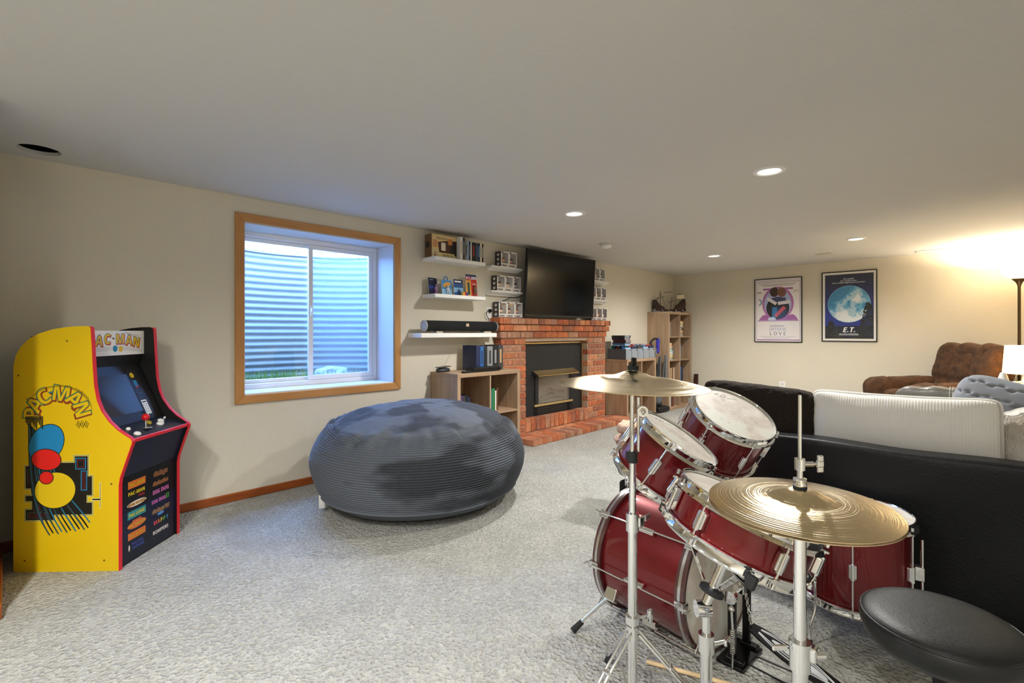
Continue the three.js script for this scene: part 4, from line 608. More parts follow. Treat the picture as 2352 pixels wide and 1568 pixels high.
{ // upright vacuum cleaner between the bookcases
  const t = thing('vacuum_cleaner', 'upright black vacuum cleaner with purple handle and grey hose', 'vacuum cleaner', [6.46, 0, 0.22], -0.15);
  const pu = paint(0x3a35a8, 0.35), bk = M.blackPlastic;
  part(t, 'floor_head', rbox(0.27, 0.07, 0.2, 0.02, 3).translate(0, 0.05, 0.06), bk); part(t, 'dust_bin', lathe([[0, 0.1], [0.07, 0.1], [0.078, 0.16], [0.075, 0.36], [0.05, 0.40], [0, 0.40]], 24).translate(0, 0, 0.03), phys({ color: 0x8a8d92, transmission: 0.5, roughness: 0.15, thickness: 0 }), 'translucent grey dust bin');
  part(t, 'body', rbox(0.13, 0.55, 0.10, 0.03, 3).translate(0, 0.42, -0.04), bk); part(t, 'neck', merge([rod(V(0.02, 0.66, -0.03), V(0.05, 0.9, -0.01), 0.018)]), M.steel);
  part(t, 'handle', rbox(0.05, 0.22, 0.05, 0.018, 3).rotateZ(-0.05).translate(0.065, 0.94, 0.0), pu, 'purple handle grip');
  part(t, 'handle_loop', tube([[0.06, 1.04, 0], [-0.02, 1.04, 0], [-0.085, 1.0, 0], [-0.10, 0.965, 0], [-0.08, 0.95, 0]], 0.014, 24, 10), M.rubber); part(t, 'wand', rod(V(-0.095, 0.97, 0.0), V(0.04, 0.62, 0.03), 0.008), M.steel);
  const hs = []; for (let i = 0; i <= 40; i++) { const a = i / 40; hs.push([0.06 + 0.06 * Math.sin(a * Math.PI), 0.25 + 0.55 * Math.sin(a * Math.PI) + 0.02 * a, 0.07 + 0.06 * a]); } part(t, 'hose', tube(hs, 0.017, 80, 10), paint(0x6a6b6c, 0.6), 'grey ribbed hose'); part(t, 'hose', tube(hs.map(([x, y, z]) => [x - 0.1, y * 0.98, z - 0.03]), 0.015, 80, 10), paint(0x4f5052, 0.6));
  for (const s of [-1, 1]) part(t, 'wheel', new THREE.CylinderGeometry(0.05, 0.05, 0.02, 24).rotateZ(Math.PI / 2).translate(s * 0.1, 0.05, -0.06), paint(0x2b2c2e));
}
// ------------------------------------------------------------------ beanbag
{
  const t = thing('beanbag', 'huge round grey corduroy beanbag chair under the window', 'beanbag', [1.985, 0, 0.80]);
  const prof = new THREE.CatmullRomCurve3([[0.0, 0.004], [0.34, 0.0], [0.50, 0.008], [0.585, 0.045], [0.655, 0.125], [0.70, 0.235], [0.705, 0.335], [0.672, 0.425], [0.605, 0.503], [0.49, 0.565], [0.33, 0.608], [0.15, 0.63], [0.0, 0.634]].map((p) => V(p[0], p[1], 0)), false, 'centripetal');
  const L = prof.getLength(), NS = 450, NA = 400, RIB = 0.0150, pos = [], colr = [];
  const pile = new THREE.Color().setRGB(0.112, 0.126, 0.152), brushed = new THREE.Color().setRGB(0.042, 0.047, 0.057), c = new THREE.Color();
  const s0 = 0.66 / 1.72, sTop = 1.155 / 1.72; // side panel between lower and upper seam
  for (let j = 0; j <= NS; j++) {
    const f = j < 70 ? j / 70 * (s0 - 0.01) : j < 380 ? s0 - 0.01 + (j - 70) / 310 * (sTop + 0.03 - s0) : sTop + 0.02 + (j - 380) / 70 * (0.98 - sTop), p = prof.getPointAt(f), tg = prof.getTangentAt(f), nx = tg.y, ny = -tg.x; // outward
    for (let i = 0; i <= NA; i++) {
      const a = i / NA * Math.PI * 2, ca = Math.cos(a), sa = Math.sin(a), u = i / NA;
      let r = p.x, y = p.y;
      const slump = 1 + 0.022 * Math.sin(a + 0.6) + 0.018 * Math.sin(2 * a + 1.3) + 0.025 * (fbm(u, f, 5, 3, 3, 200) - 0.5);
      r *= slump; y *= 1 + 0.03 * Math.sin(a + 2.4) * Math.min(1, y * 2) * Math.min(1, p.x / 0.35);
      let d = 0; const s1 = sTop + 0.022 * (vnoise(u * 6, 1, 6, 2, 79) - 0.5), side = f > s0 && f < s1, pole = Math.min(1, p.x / 0.22);
      const warp = 0.014 * (fbm(u, f, 7, 5, 2, 210) - 0.5);
      if (side) d += 0.0085 * (Math.pow(0.5 + 0.5 * Math.cos((f * L + warp) / RIB * 2 * Math.PI), 0.6) - 0.6);
      else if (f >= s1) d += 0.0011 * Math.cos((r * ca * 0.35 + r * sa * 0.9) / 0.019 * 2 * Math.PI) * Math.min(1, (f - s1) * 40);
      const seam = Math.exp(-((f - s1) ** 2) / 0.00006), pl = Math.exp(-((f - s1 + 0.018) ** 2) / 0.0016);
      d -= 0.009 * seam; d += 0.060 * pl * (vnoise(u * 80, 0, 80, 1, 77) - 0.5) * (0.3 + vnoise(u * 9, 3, 9, 4, 78));
      d += pole * (0.018 * (fbm(u, f, 9, 9, 3, 220) - 0.5) + (f > s1 ? 0.030 * (fbm((ca * r + 1) / 2, (sa * r + 1) / 2, 12, 12, 3, 230) - 0.5) : 0));
      const ls = Math.exp(-((f - s0) ** 2) / 0.00005); d += 0.010 * ls + (f < s0 ? -0.008 : 0);
      r = Math.max(0, r + nx * d); y = Math.max(0.001, y + ny * d);
      pos.push(r * ca, y, r * sa);
      // brushed nap: patches where the pile lies the other way
      const nap = Math.min(1, Math.max(0, (fbm(u, f, 9, 9, 4, 240) - 0.385) * 8));
      c.copy(brushed).lerp(pile, nap);
      colr.push(c.r, c.g, c.b);
    }
  }
  const rows = (j0, j1, coloured) => { const ix = []; for (let j = 0; j < j1 - j0; j++) for (let i = 0; i < NA; i++) { const k = j * (NA + 1) + i; ix.push(k, k + NA + 1, k + 1, k + 1, k + NA + 1, k + NA + 2); } const q = new THREE.BufferGeometry(), a = 3 * j0 * (NA + 1), b = 3 * (j1 + 1) * (NA + 1); q.setAttribute('position', new THREE.Float32BufferAttribute(pos.slice(a, b), 3)); if (coloured) q.setAttribute('color', new THREE.Float32BufferAttribute(colr.slice(a, b), 3)); q.setIndex(ix); q.computeVertexNormals(); return q; };
  const g = rows(78, NS, true); part(t, 'bottom_panel', rows(0, 78, false), std({ color: col(0.112, 0.126, 0.152), roughness: 1 }), 'smooth grey fabric bottom panel');
  part(t, 'cover', g, phys({ vertexColors: true, roughness: 1, sheen: 0.45, sheenRoughness: 0.5, sheenColor: col(0.25, 0.28, 0.33) }), 'grey corduroy cover with brushed dark patches');
  const tag = (w, h, bend) => { const q = new THREE.PlaneGeometry(w, h, 1, 10), p = q.attributes.position; for (let i = 0; i < p.count; i++) p.setZ(i, bend * Math.sin((p.getY(i) / h + 0.5) * 2.6)); q.computeVertexNormals(); return merge([q, q.clone().translate(0, 0, 0.0006)]); };
  // sewn-in labels on the side towards the arcade cabinet
  part(t, 'care_label', tag(0.035, 0.085, 0.012).rotateY(-0.43).translate(-0.618, 0.072, -0.165), paint(0xe9e7e1, 0.8), 'white care label');
  part(t, 'brand_label', tag(0.06, 0.04, 0.006).rotateY(-0.9).translate(-0.43, 0.415, -0.51), paint(0x1c2244, 0.7), 'dark blue sewn label');
}
// ------------------------------------------------------------------ posters
{
  const frame = (z0, z1, y0, y1, name, label, tex) => {
    const t = thing(name, label, 'poster', [BACK, y0, (z0 + z1) / 2], -Math.PI / 2); const w = z1 - z0, h = y1 - y0, f = 0.011;
    part(t, 'frame', merge([bx(-w / 2, w / 2, 0, f, 0, 0.02, 0.002), bx(-w / 2, w / 2, h - f, h, 0, 0.02, 0.002), bx(-w / 2, -w / 2 + f, f, h - f, 0, 0.02, 0.002), bx(w / 2 - f, w / 2, f, h - f, 0, 0.02, 0.002)]), M.blackPlastic, 'thin black frame');
    part(t, 'backing_board', bx(-w / 2 + f, w / 2 - f, f, h - f, 0.002, 0.008, 0.0005), M.white);
    part(t, 'print', new THREE.PlaneGeometry(w - 2 * f, h - 2 * f).translate(0, h / 2, 0.0085), phys({ map: tex, roughness: 0.6, clearcoat: 1, clearcoatRoughness: 0.03 }), 'printed sheet behind clear glazing');
    return t;
  };
  const p1 = canvasTex(800, 1200, (g, w, h) => {
    g.fillStyle = '#efe9e8'; g.fillRect(0, 0, w, h); g.strokeStyle = '#b187ad'; g.lineWidth = 6; g.strokeRect(24, 24, w - 48, h - 48); g.fillStyle = '#a779a6'; g.fillRect(24, h - 40, w - 48, 14);
    g.strokeStyle = '#8b7f92'; g.lineWidth = 3; for (let i = 0; i < 40; i++) { g.beginPath(); g.arc(40 + i * 18.5, 56, 12, 0, 7); g.stroke(); }
    g.fillStyle = '#6d6670'; for (let i = 0; i < 3; i++) g.fillRect(60 + i * 40, 92 + i * 18, 660 - i * 70, 6);
    // violet oval surround with plain dark stand-in figures
    g.fillStyle = '#a765a8'; g.fillRect(140, 175, 520, 34); g.beginPath(); g.moveTo(60, 795); g.quadraticCurveTo(150, 640, 210, 700); g.lineTo(600, 700); g.quadraticCurveTo(680, 640, 750, 795); g.closePath(); g.fill();
    g.fillStyle = '#b06fb0'; g.beginPath(); g.ellipse(400, 470, 275, 320, 0, 0, 7); g.fill(); g.fillStyle = '#a9b3d8'; g.beginPath(); g.ellipse(400, 480, 235, 290, 0, 0, 7); g.fill();
    g.fillStyle = '#efe9e8'; g.fillRect(120, 800, 560, 60); g.fillStyle = '#15131a'; g.beginPath(); g.ellipse(400, 560, 200, 215, 0, 0, 7); g.fill(); g.fillStyle = '#3b2620'; g.beginPath(); g.ellipse(340, 250, 78, 92, 0, 0, 7); g.fill(); g.fillStyle = '#7a4a34'; g.beginPath(); g.ellipse(470, 260, 76, 90, 0, 0, 7); g.fill();
    g.fillStyle = '#3c4468'; g.fillRect(300, 360, 240, 80); g.fillStyle = '#ddd6d8'; g.save(); g.translate(230, 340); g.rotate(0.62); g.fillRect(0, 0, 200, 58); g.restore(); g.save(); g.translate(400, 440); g.rotate(-0.12); g.fillRect(0, 0, 210, 62); g.restore();
    g.fillStyle = '#2c74a8'; g.save(); g.translate(300, 540); g.fillRect(0, 0, 90, 200); g.restore(); g.fillStyle = '#c8451f'; g.save(); g.translate(500, 520); g.rotate(0.75); g.fillRect(0, 0, 62, 240); g.restore(); g.fillStyle = '#c8d6ea'; g.beginPath(); g.ellipse(300, 770, 70, 40, 0, 0, 7); g.fill();
    g.fillStyle = '#8f4aa0'; g.fillRect(40, 800, w - 80, 10); g.fillStyle = '#6f8fae'; g.beginPath(); g.arc(52, 440, 58, -1.4, 1.4); g.lineWidth = 22; g.strokeStyle = '#6f8fae'; g.stroke();
    g.fillStyle = '#3a3440'; g.font = '54px monospace'; g.fillText('251', 664, 262); g.fillRect(36, 240, 70, 8); g.fillRect(36, 258, 80, 8);
    g.textAlign = 'center'; g.font = '24px sans-serif'; g.fillText('NAME OF THE FEATURE'.slice(0, 0), 400, 900); g.fillStyle = '#4a4450'; g.fillRect(260, 900, 250, 8); g.font = '74px sans-serif'; g.fillStyle = '#8f93b4'; g.save(); g.translate(400, 990); g.scale(0.62, 1); g.fillText("CAN'T BUY ME", 0, 0); g.restore(); g.fillStyle = '#45444e'; g.font = '92px sans-serif'; g.fillText('L O V E', 400, 1080);
    g.fillStyle = '#a8a4a8'; for (let i = 0; i < 4; i++) g.fillRect(70 + i * 40, 1100 + i * 14, 660 - i * 90, 4);
  });
  frame(1.236, 1.843, 0.995, 1.893, 'framed_poster', 'framed white film poster with violet oval and dark embracing shapes', p1);
  const p2 = canvasTex(800, 1200, (g, w, h) => {
    g.fillStyle = '#efeae2'; g.fillRect(0, 0, w, h); g.fillStyle = '#141a34'; g.fillRect(36, 36, w - 72, h - 72); g.fillStyle = '#1b2f86'; g.fillRect(36, 640, w - 72, 300);
    for (let j = 0; j < 60; j++) { g.fillStyle = `rgba(${20 + j * 0.12},${26 + j * 0.35},${52 + j * 1.4},1)`; g.fillRect(36, 36 + j * 12, w - 72, 13); }
    for (let i = 0; i < 500; i++) { g.fillStyle = i % 3 ? '#20242f' : '#333a4d'; g.fillRect(36 + hash(i, 1, 5) * (w - 76), 36 + hash(i, 2, 5) * 330, 6, 6); }
    // plain mottled pale-blue disc
    const R = 318, mx = 400, my = 560; g.save(); g.beginPath(); g.arc(mx, my, R, 0, 7); g.clip(); g.fillStyle = '#4b97c4'; g.fillRect(0, 0, w, h);
    for (let i = 0; i < 5200; i++) { const a = hash(i, 3, 9) * 6.28, q = Math.sqrt(hash(i, 4, 9)) * R, x = mx + Math.cos(a) * q, y = my + Math.sin(a) * q, n = fbm(x / w, y / h, 6, 8, 4, 300), k = (y - my) / R * 0.35 + n; g.fillStyle = k > 0.66 ? '#dfe6e8' : k > 0.52 ? '#a9c8d8' : k > 0.42 ? '#64a6cc' : '#3b82b2'; g.beginPath(); g.arc(x, y, 9, 0, 7); g.fill(); } g.restore();
    g.strokeStyle = '#9fc8de'; g.lineWidth = 5; g.beginPath(); g.arc(mx, my, R, 0, 7); g.stroke();
    const tree = (x, b, hh, ww) => { g.fillStyle = '#15191c'; for (let i = 0; i < 420; i++) { const f = hash(i, x | 0, 7), s = (hash(i, x | 0, 8) - 0.5) * 2 * ww * (0.15 + f); g.beginPath(); g.ellipse(x + s, b - hh * (1 - f), 16, 9, s * 0.01, 0, 7); g.fillStyle = i % 4 ? '#15191c' : '#2b2e30'; g.fill(); } };
    g.save(); g.beginPath(); g.rect(36, 36, w - 72, h - 72); g.clip(); tree(690, 1180, 640, 170); tree(130, 1190, 330, 120); tree(250, 1200, 180, 120); tree(560, 1200, 200, 120); g.restore();
    g.fillStyle = '#f2f2f2'; g.textAlign = 'center'; g.font = 'bold 26px serif'; g.fillText('He is afraid.', 400, 130); g.fillText('He is totally alone.', 400, 162); g.fillText('He is 3 million light years from home.', 400, 194); g.font = 'italic bold 118px sans-serif'; g.fillText('E.T.', 400, 1050); g.font = 'bold 25px sans-serif'; g.fillText('THE EXTRA-TERRESTRIAL', 400, 1092); g.fillRect(250, 1100, 300, 4);
  });
  frame(2.072, 2.666, 1.014, 1.920, 'framed_poster', 'framed dark blue film poster with a large pale moon-like disc', p2);
  const o = thing('wall_outlet', 'white wall outlet low on the poster wall', 'outlet', [BACK, 0.39, 1.597], -Math.PI / 2); part(o, 'cover_plate', rbox(0.08, 0.12, 0.007, 0.003, 2).translate(0, 0, 0.0035), M.white); for (const s of [-1, 1]) part(o, 'socket', rbox(0.034, 0.028, 0.003, 0.001, 2).translate(0, s * 0.022, 0.008), paint(0xd8d6d0));
  const pl = thing('wooden_post', 'dark wooden board leaning on the poster wall beside the tall bookcase', 'board', [7.435, 0, 0.395]); part(pl, 'board', boxUV(extrude([[-0.028, 0], [0.026, 0], [0.036, 0.49], [-0.026, 0.485]], 0.03, 0.003, 1)).rotateY(-Math.PI / 2).translate(0.015, 0, 0), std({ color: 0x3c2012, roughness: 0.5 })); part(pl, 'foot_block', rbox(0.045, 0.05, 0.062, 0.004, 2).translate(0, 0.025, 0), std({ color: 0x33190e, roughness: 0.5 }));
}
// ------------------------------------------------------------------ sofa seen from behind
const ribs = std({ color: 0xe4e1d9, roughness: 0.95, bumpMap: T.cord, bumpScale: 0.0007 });
{
  const X = 2.475, s = thing('sectional_sofa', 'long black leather sofa seen from behind, next to the drum kit', 'sofa');
  const back = cushion(1.75, 0.60, 0.13, { e: 14, puff: 0.06, seg: 30, bump: (x, y, z) => 0.004 * Math.sin(x * 9 + y * 4) });
  part(s, 'back_frame', back.rotateY(Math.PI / 2).translate(X + 0.065, 0.355, 3.45), M.leatherBlack, 'black leather back');
  part(s, 'base', rbox(0.86, 0.21, 2.25, 0.02, 3).translate(X + 0.46, 0.155, 3.19), M.leatherBlack, 'black leather base');
  for (const [x, z] of [[X + 0.07, 2.12], [X + 0.85, 2.12], [X + 0.07, 4.25], [X + 0.85, 4.25]]) part(s, 'foot', lathe([[0, 0], [0.022, 0], [0.028, 0.052], [0, 0.052]], 16).translate(x, 0, z), M.blackPlastic);
  const seatM = std({ color: 0x93866c, roughness: 0.9, bumpMap: T.cord, bumpScale: 0.002 });
  for (const [z, w] of [[2.40, 0.78], [3.18, 0.76], [3.93, 0.72]]) part(s, 'seat_cushion', cushion(w, 0.185, z < 2.5 ? 0.92 : 0.76, { e: 7, puff: 0.12, seg: 22 }).rotateY(Math.PI / 2).translate(X + (z < 2.5 ? 0.44 : 0.53), 0.357, z), seatM, 'beige corduroy seat cushion');
  // faux-fur cushion on the back
  const fur = cushion(0.53, 0.36, 0.13, { e: 9, puff: 0.3, seg: 44, bump: (x, y, z) => 0.004 * (fbm(x * 0.5 + 0.5, y * 0.5 + 0.5, 30, 30, 3, 320) - 0.5) + 0.004 * (fbm(z * 0.5 + 0.5, x * 0.5 + 0.5, 30, 30, 2, 321) - 0.5) }).rotateZ(0.057).rotateY(Math.PI / 2);
  solo('fur_cushion', 'dark brown faux fur cushion leaning on the black sofa back', 'cushion', fur.translate(X + 0.20, 0.682, 2.772), phys({ color: col(0.018, 0.010, 0.006), roughness: 1, bumpMap: T.fur, bumpScale: 0.006, sheen: 0.6, sheenColor: col(0.12, 0.08, 0.06), sheenRoughness: 0.5 }));
  const p = thing('lumbar_pillow', 'long off-white corduroy pillow standing on the black sofa back', 'pillow', [X + 0.20, 0.728, 3.352], -Math.PI / 2); p.rotation.order = 'YXZ';
  const pil = cushion(0.63, 0.27, 0.145, { e: 12, puff: 0.55, seg: 40, bump: (x, y, z) => 0.005 * (fbm(x * 0.5 + 0.5, y * 0.5 + 0.5, 5, 5, 3, 330) - 0.5) - 0.02 * Math.abs(y) * (1 - x * x) * (y > 0 ? 0.6 : 0.3) });
  pil.rotateZ(0.015); part(p, 'cover', pil, ribs); 
  const pip = []; for (let i = 0; i <= 120; i++) { const a = i / 120 * Math.PI * 2, q = 14, c = Math.cos(a), d = Math.sin(a), m = (Math.abs(c) ** q + Math.abs(d) ** q) ** (-1 / q); pip.push([c * m * 0.316, d * m * 0.136 - 0.012 * (1 - (c * m) ** 2) * (d > 0 ? 0.75 : -0.35), 0]); }
  part(p, 'piping', tube(pip, 0.0055, 240, 8).rotateZ(0.015), std({ color: 0xe9e7e0, roughness: 0.9 }), 'white corded edge');
  const thr = cushion(0.54, 0.38, 0.24, { e: 4.5, puff: 0.3, seg: 44, bump: (x, y, z) => 0.012 * (fbm(x * 0.5 + 0.5, y * 0.5 + 0.5, 12, 12, 4, 340) - 0.5) + 0.012 * Math.sin(x * 3 + 1) }).rotateY(Math.PI / 2);
  solo('plush_blanket', 'shaggy white and taupe blanket bundled on the sofa back', 'blanket', thr.translate(X + 0.30, 0.645, 3.90), phys({ map: T.plush, roughness: 1, bumpMap: T.fur, bumpScale: 0.004, sheen: 0.5, sheenColor: col(0.8, 0.8, 0.78) }));
  const kn = std({ color: 0xe0dbce, roughness: 1, bumpMap: T.cord, bumpScale: 0.006 });
  const kt = thing('knit_throw', 'cream ribbed knit throw with fringe on the sofa back', 'blanket', [X + 0.075, 0.66, 4.02], -Math.PI / 2);
  part(kt, 'cloth', cushion(0.5, 0.09, 0.2, { e: 6, puff: 0.3, seg: 24, bump: (x) => 0.01 * Math.sin(x * 7) }).rotateZ(0.2).translate(0.05, 0.06, 0), kn);
  for (let i = 0; i < 26; i++) part(kt, 'fringe', rod(V(-0.2 + i * 0.016, 0.012 + i * 0.003, 0.07), V(-0.202 + i * 0.016, -0.014 + i * 0.003, 0.078), 0.0022, 0.0015, 5), kn);
  // grey quilted pillow with carrying loop
  const gq = thing('quilted_pillow', 'grey dimpled velvet backrest pillow with carrying loop', 'pillow', [3.05, 0.73, 3.70], -Math.PI / 2 - 0.1); const gm = phys({ color: 0x8c9097, roughness: 1, sheen: 0.5, sheenColor: col(0.6, 0.63, 0.68) });
  const dim = (x, y) => { const u = (x * 3.2 + (Math.round(y * 3) % 2 ? 0.5 : 0)) % 1, v = (y * 3) % 1, a = Math.abs(u) - 0.5, b = Math.abs(v) - 0.5; return -0.016 * Math.exp(-(a * a + b * b) / 0.02); };
  part(gq, 'cover', cushion(0.42, 0.36, 0.15, { e: 5, puff: 0.4, seg: 48, bump: dim }).rotateZ(-0.28), gm); part(gq, 'carrying_loop', tube([[0.06, 0.15, 0.0], [0.15, 0.152, -0.01], [0.22, 0.14, -0.01], [0.236, 0.10, -0.01], [0.19, 0.07, 0]], 0.013, 40, 10), gm);
  solo('square_pillow', 'plain white square pillow behind the shaggy blanket', 'pillow', cushion(0.42, 0.42, 0.15, { e: 7, puff: 0.5, seg: 24 }).rotateZ(0.3).rotateY(Math.PI / 2 - 0.3).translate(2.95, 0.70, 4.17), std({ color: 0xd9d5cc, roughness: 0.95 }));
  solo('small_pillow', 'small cream pillow lying by the grey quilted pillow', 'pillow', cushion(0.36, 0.16, 0.26, { e: 5, puff: 0.4, seg: 20 }).rotateY(Math.PI / 2).translate(3.45, 0.70, 3.42), std({ color: 0xdccfb4, roughness: 0.95 }));
  // towel on the chaise
  const tw = thing('bath_towel', 'crumpled pink towel lying on the beige sofa seat', 'towel', [X + 0.21, 0.45, 2.085], 0.25), tm = std({ color: 0xd9b49c, roughness: 1, bumpMap: T.fur, bumpScale: 0.006 });
  for (const [y, w, d, r] of [[0.032, 0.36, 0.26, 0.0], [0.075, 0.31, 0.22, 0.2], [0.108, 0.25, 0.18, -0.2]]) part(tw, 'fold', cushion(w, 0.075, d, { e: 3, puff: 0.3, seg: 26, bump: (x, yy, z) => 0.03 * (fbm(x * 0.5 + 0.5, z * 0.5 + 0.5, 6, 6, 3, 350 + y * 100) - 0.5) }).rotateY(r).translate(r * 0.2, y, 0), tm);
}
{ // grey leather loveseat
  const t = thing('leather_loveseat', 'grey leather loveseat with rounded padded back behind the pillows', 'loveseat', [4.40, 0, 3.85]);
  part(t, 'back_rest', merge([cushion(1.4, 0.20, 0.2, { e: 5, puff: 0.1, seg: 30, bump: (x, y) => 0.006 * Math.sin(x * 30) * (0.5 + 0.5 * y) }).rotateY(Math.PI / 2).translate(0.1, 0.655, 0)]), M.leatherGrey, 'padded back roll'); part(t, 'back_frame', rbox(0.17, 0.52, 1.36, 0.04, 3).translate(0.1, 0.33, 0), M.leatherGrey);
  for (const z of [-0.40, -0.385]) part(t, 'stitching', tube([[-0.004, 0.57, z], [-0.004, 0.66, z], [0.02, 0.735, z], [0.1, 0.758, z]], 0.0022, 24, 6), paint(0xd2cfc8));
  part(t, 'seat', cushion(1.36, 0.2, 0.6, { e: 8, puff: 0.1, seg: 20 }).rotateY(Math.PI / 2).translate(0.47, 0.36, 0), M.leatherGrey); part(t, 'base', rbox(0.75, 0.26, 1.34, 0.03, 3).translate(0.4, 0.145, 0), M.leatherGrey);
  for (const s of [-1, 1]) part(t, 'arm', cushion(0.78, 0.30, 0.16, { e: 5, puff: 0.1, seg: 18 }).translate(0.42, 0.44, s * 0.62), M.leatherGrey);
}
{ // brown recliner
  const th = Math.atan2(-0.56, -0.83), t = thing('recliner', 'brown suede recliner armchair with channelled puffy back', 'armchair', [6.80, 0, 3.24], th), m = M.suede;
  part(t, 'base', rbox(0.70, 0.34, 0.72, 0.04, 3).translate(0, 0.19, 0.02), m); part(t, 'seat_cushion', cushion(0.58, 0.18, 0.66, { e: 5, puff: 0.2, seg: 24 }).translate(0, 0.43, 0.08), m);
  for (const s of [-1, 1]) {
    part(t, 'arm', cushion(0.20, 0.26, 0.82, { e: 4, puff: 0.1, seg: 30, bump: (x, y, z) => 0.014 * (fbm(z * 0.5 + 0.5, x * 0.5 + 0.5, 9, 5, 3, 360 + s) - 0.5) + (z > 0.5 ? 0.012 : 0) }).rotateX(0.05).translate(s * 0.39, 0.505, 0.06), m);
    part(t, 'arm_front', rbox(0.17, 0.40, 0.10, 0.04, 3).translate(s * 0.39, 0.22, 0.40), m);
  }
  const bk = (w, x, ph) => part(t, 'back_channel', cushion(w, 0.66, 0.23, { e: 4.5, puff: 0.22, seg: 40, bump: (X, Y, Z) => 0.018 * (fbm(Y * 0.5 + 0.5, X * 0.5 + 0.5, 14, 2, 3, 370 + ph) - 0.5) - 0.022 * Math.exp(-((Y + 0.28) ** 2) / 0.02) * Math.max(0, Z) }).rotateX(-0.24).rotateZ(-x * 0.10).translate(x, 0.685, -0.30), m);
  bk(0.30, -0.27, 1); bk(0.32, 0, 2); bk(0.30, 0.27, 3);
  part(t, 'head_roll', cushion(0.78, 0.17, 0.22, { e: 4, puff: 0.2, seg: 30, bump: (x, y, z) => 0.012 * Math.cos(x * 9) + 0.012 * (fbm(x * 0.5 + 0.5, y * 0.5 + 0.5, 12, 3, 3, 380) - 0.5) }).rotateX(-0.24).translate(0, 0.925, -0.36), m);
  part(t, 'back_shell', rbox(0.74, 0.70, 0.10, 0.04, 3).rotateX(-0.24).translate(0, 0.62, -0.41), m);
}
{ // torchiere, table lamp, side table
  const t = thing('floor_lamp', 'tall brown torchiere floor lamp with lit frosted bowl', 'floor lamp', [7.20, 0, 3.875]); const br = std({ color: 0x4a3a20, roughness: 0.4, metalness: 0.5 });
  part(t, 'base', lathe([[0, 0], [0.125, 0], [0.13, 0.012], [0.11, 0.022], [0.03, 0.034], [0.014, 0.05], [0, 0.05]], 36), br); part(t, 'pole', rod(V(0, 0.04, 0), V(0, 1.63, 0), 0.0125, 0.0125, 16), br);
  part(t, 'cup', lathe([[0.0125, 1.60], [0.018, 1.625], [0.03, 1.65], [0.052, 1.672], [0.058, 1.682], [0.0, 1.683]], 32), br, 'bronze cup'); part(t, 'switch_knob', rod(V(0.05, 1.668, 0), V(0.075, 1.664, 0), 0.003, 0.003, 8), br);
  const bowl = [[0.03, 1.684], [0.07, 1.69], [0.12, 1.715], [0.158, 1.765], [0.172, 1.80], [0.168, 1.80], [0.154, 1.768], [0.117, 1.72], [0.07, 1.695], [0.03, 1.689]];
  part(t, 'bowl', lathe(bowl, 48), phys({ color: 0xf7ead4, transmission: 0.2, roughness: 0.9, thickness: 0 }), 'frosted glass bowl');
  part(t, 'bulb', sph(0.03, 0, 1.755, 0, 18, 14), std({ color: 0xffffff, emissive: col(1, 0.72, 0.38), emissiveIntensity: 40 }), 'lit bulb');
  const l = new THREE.PointLight(col(1, 0.86, 0.64), 6, 0, 2); l.name = 'lamp'; l.position.set(0, 1.755, 0); l.shadow.radius = 1.2; l.castShadow = true; t.add(l);
  const s = thing('side_table', 'small white side table between recliner and loveseat', 'side table', [6.20, 0, 3.95]); part(s, 'table_top', rbox(0.50, 0.03, 0.50, 0.006, 2).translate(0, 0.665, 0), M.white); for (const [x, z] of [[-0.19, -0.19], [0.19, -0.19], [-0.19, 0.19], [0.19, 0.19]]) part(s, 'leg', rod(V(x, 0, z), V(x, 0.65, z), 0.015, 0.02, 12), M.white); part(s, 'shelf', rbox(0.4, 0.02, 0.4, 0.005, 2).translate(0, 0.25, 0), M.white);
  const k = thing('table_lamp', 'table lamp with lit cream drum shade on the side table', 'table lamp', [6.28, 0.68, 3.90]); part(k, 'base', lathe([[0, 0], [0.075, 0], [0.075, 0.012], [0.045, 0.02], [0.04, 0.05], [0.022, 0.085], [0.012, 0.10], [0.010, 0.2], [0, 0.2]], 32), paint(0x8a7a5c, 0.4));
  part(k, 'lamp_shade', lathe([[0.168, 0.085], [0.152, 0.335], [0.150, 0.335], [0.166, 0.085]], 48), phys({ color: 0xfff0d2, transmission: 0.5, roughness: 1, thickness: 0, side: THREE.DoubleSide }), 'cream fabric drum shade');
  part(k, 'bulb', sph(0.028, 0, 0.23, 0, 16, 12), std({ color: 0xffffff, emissive: col(1, 0.75, 0.42), emissiveIntensity: 30 })); const q = new THREE.PointLight(col(1, 0.84, 0.6), 2.0, 0, 2); q.name = 'lamp'; q.position.set(0, 0.23, 0); q.shadow.radius = 1.2; q.castShadow = true; k.add(q);
  const c = thing('tissue_cone', 'small white tapered ornament on the side table', 'ornament', [6.00, 0.68, 3.735]); part(c, 'cone', lathe([[0, 0], [0.045, 0], [0.042, 0.02], [0.020, 0.10], [0.016, 0.104], [0, 0.104]], 24), M.white); part(c, 'base_ring', lathe([[0.0, 0], [0.05, 0], [0.05, 0.006], [0, 0.006]], 24), M.white);
}
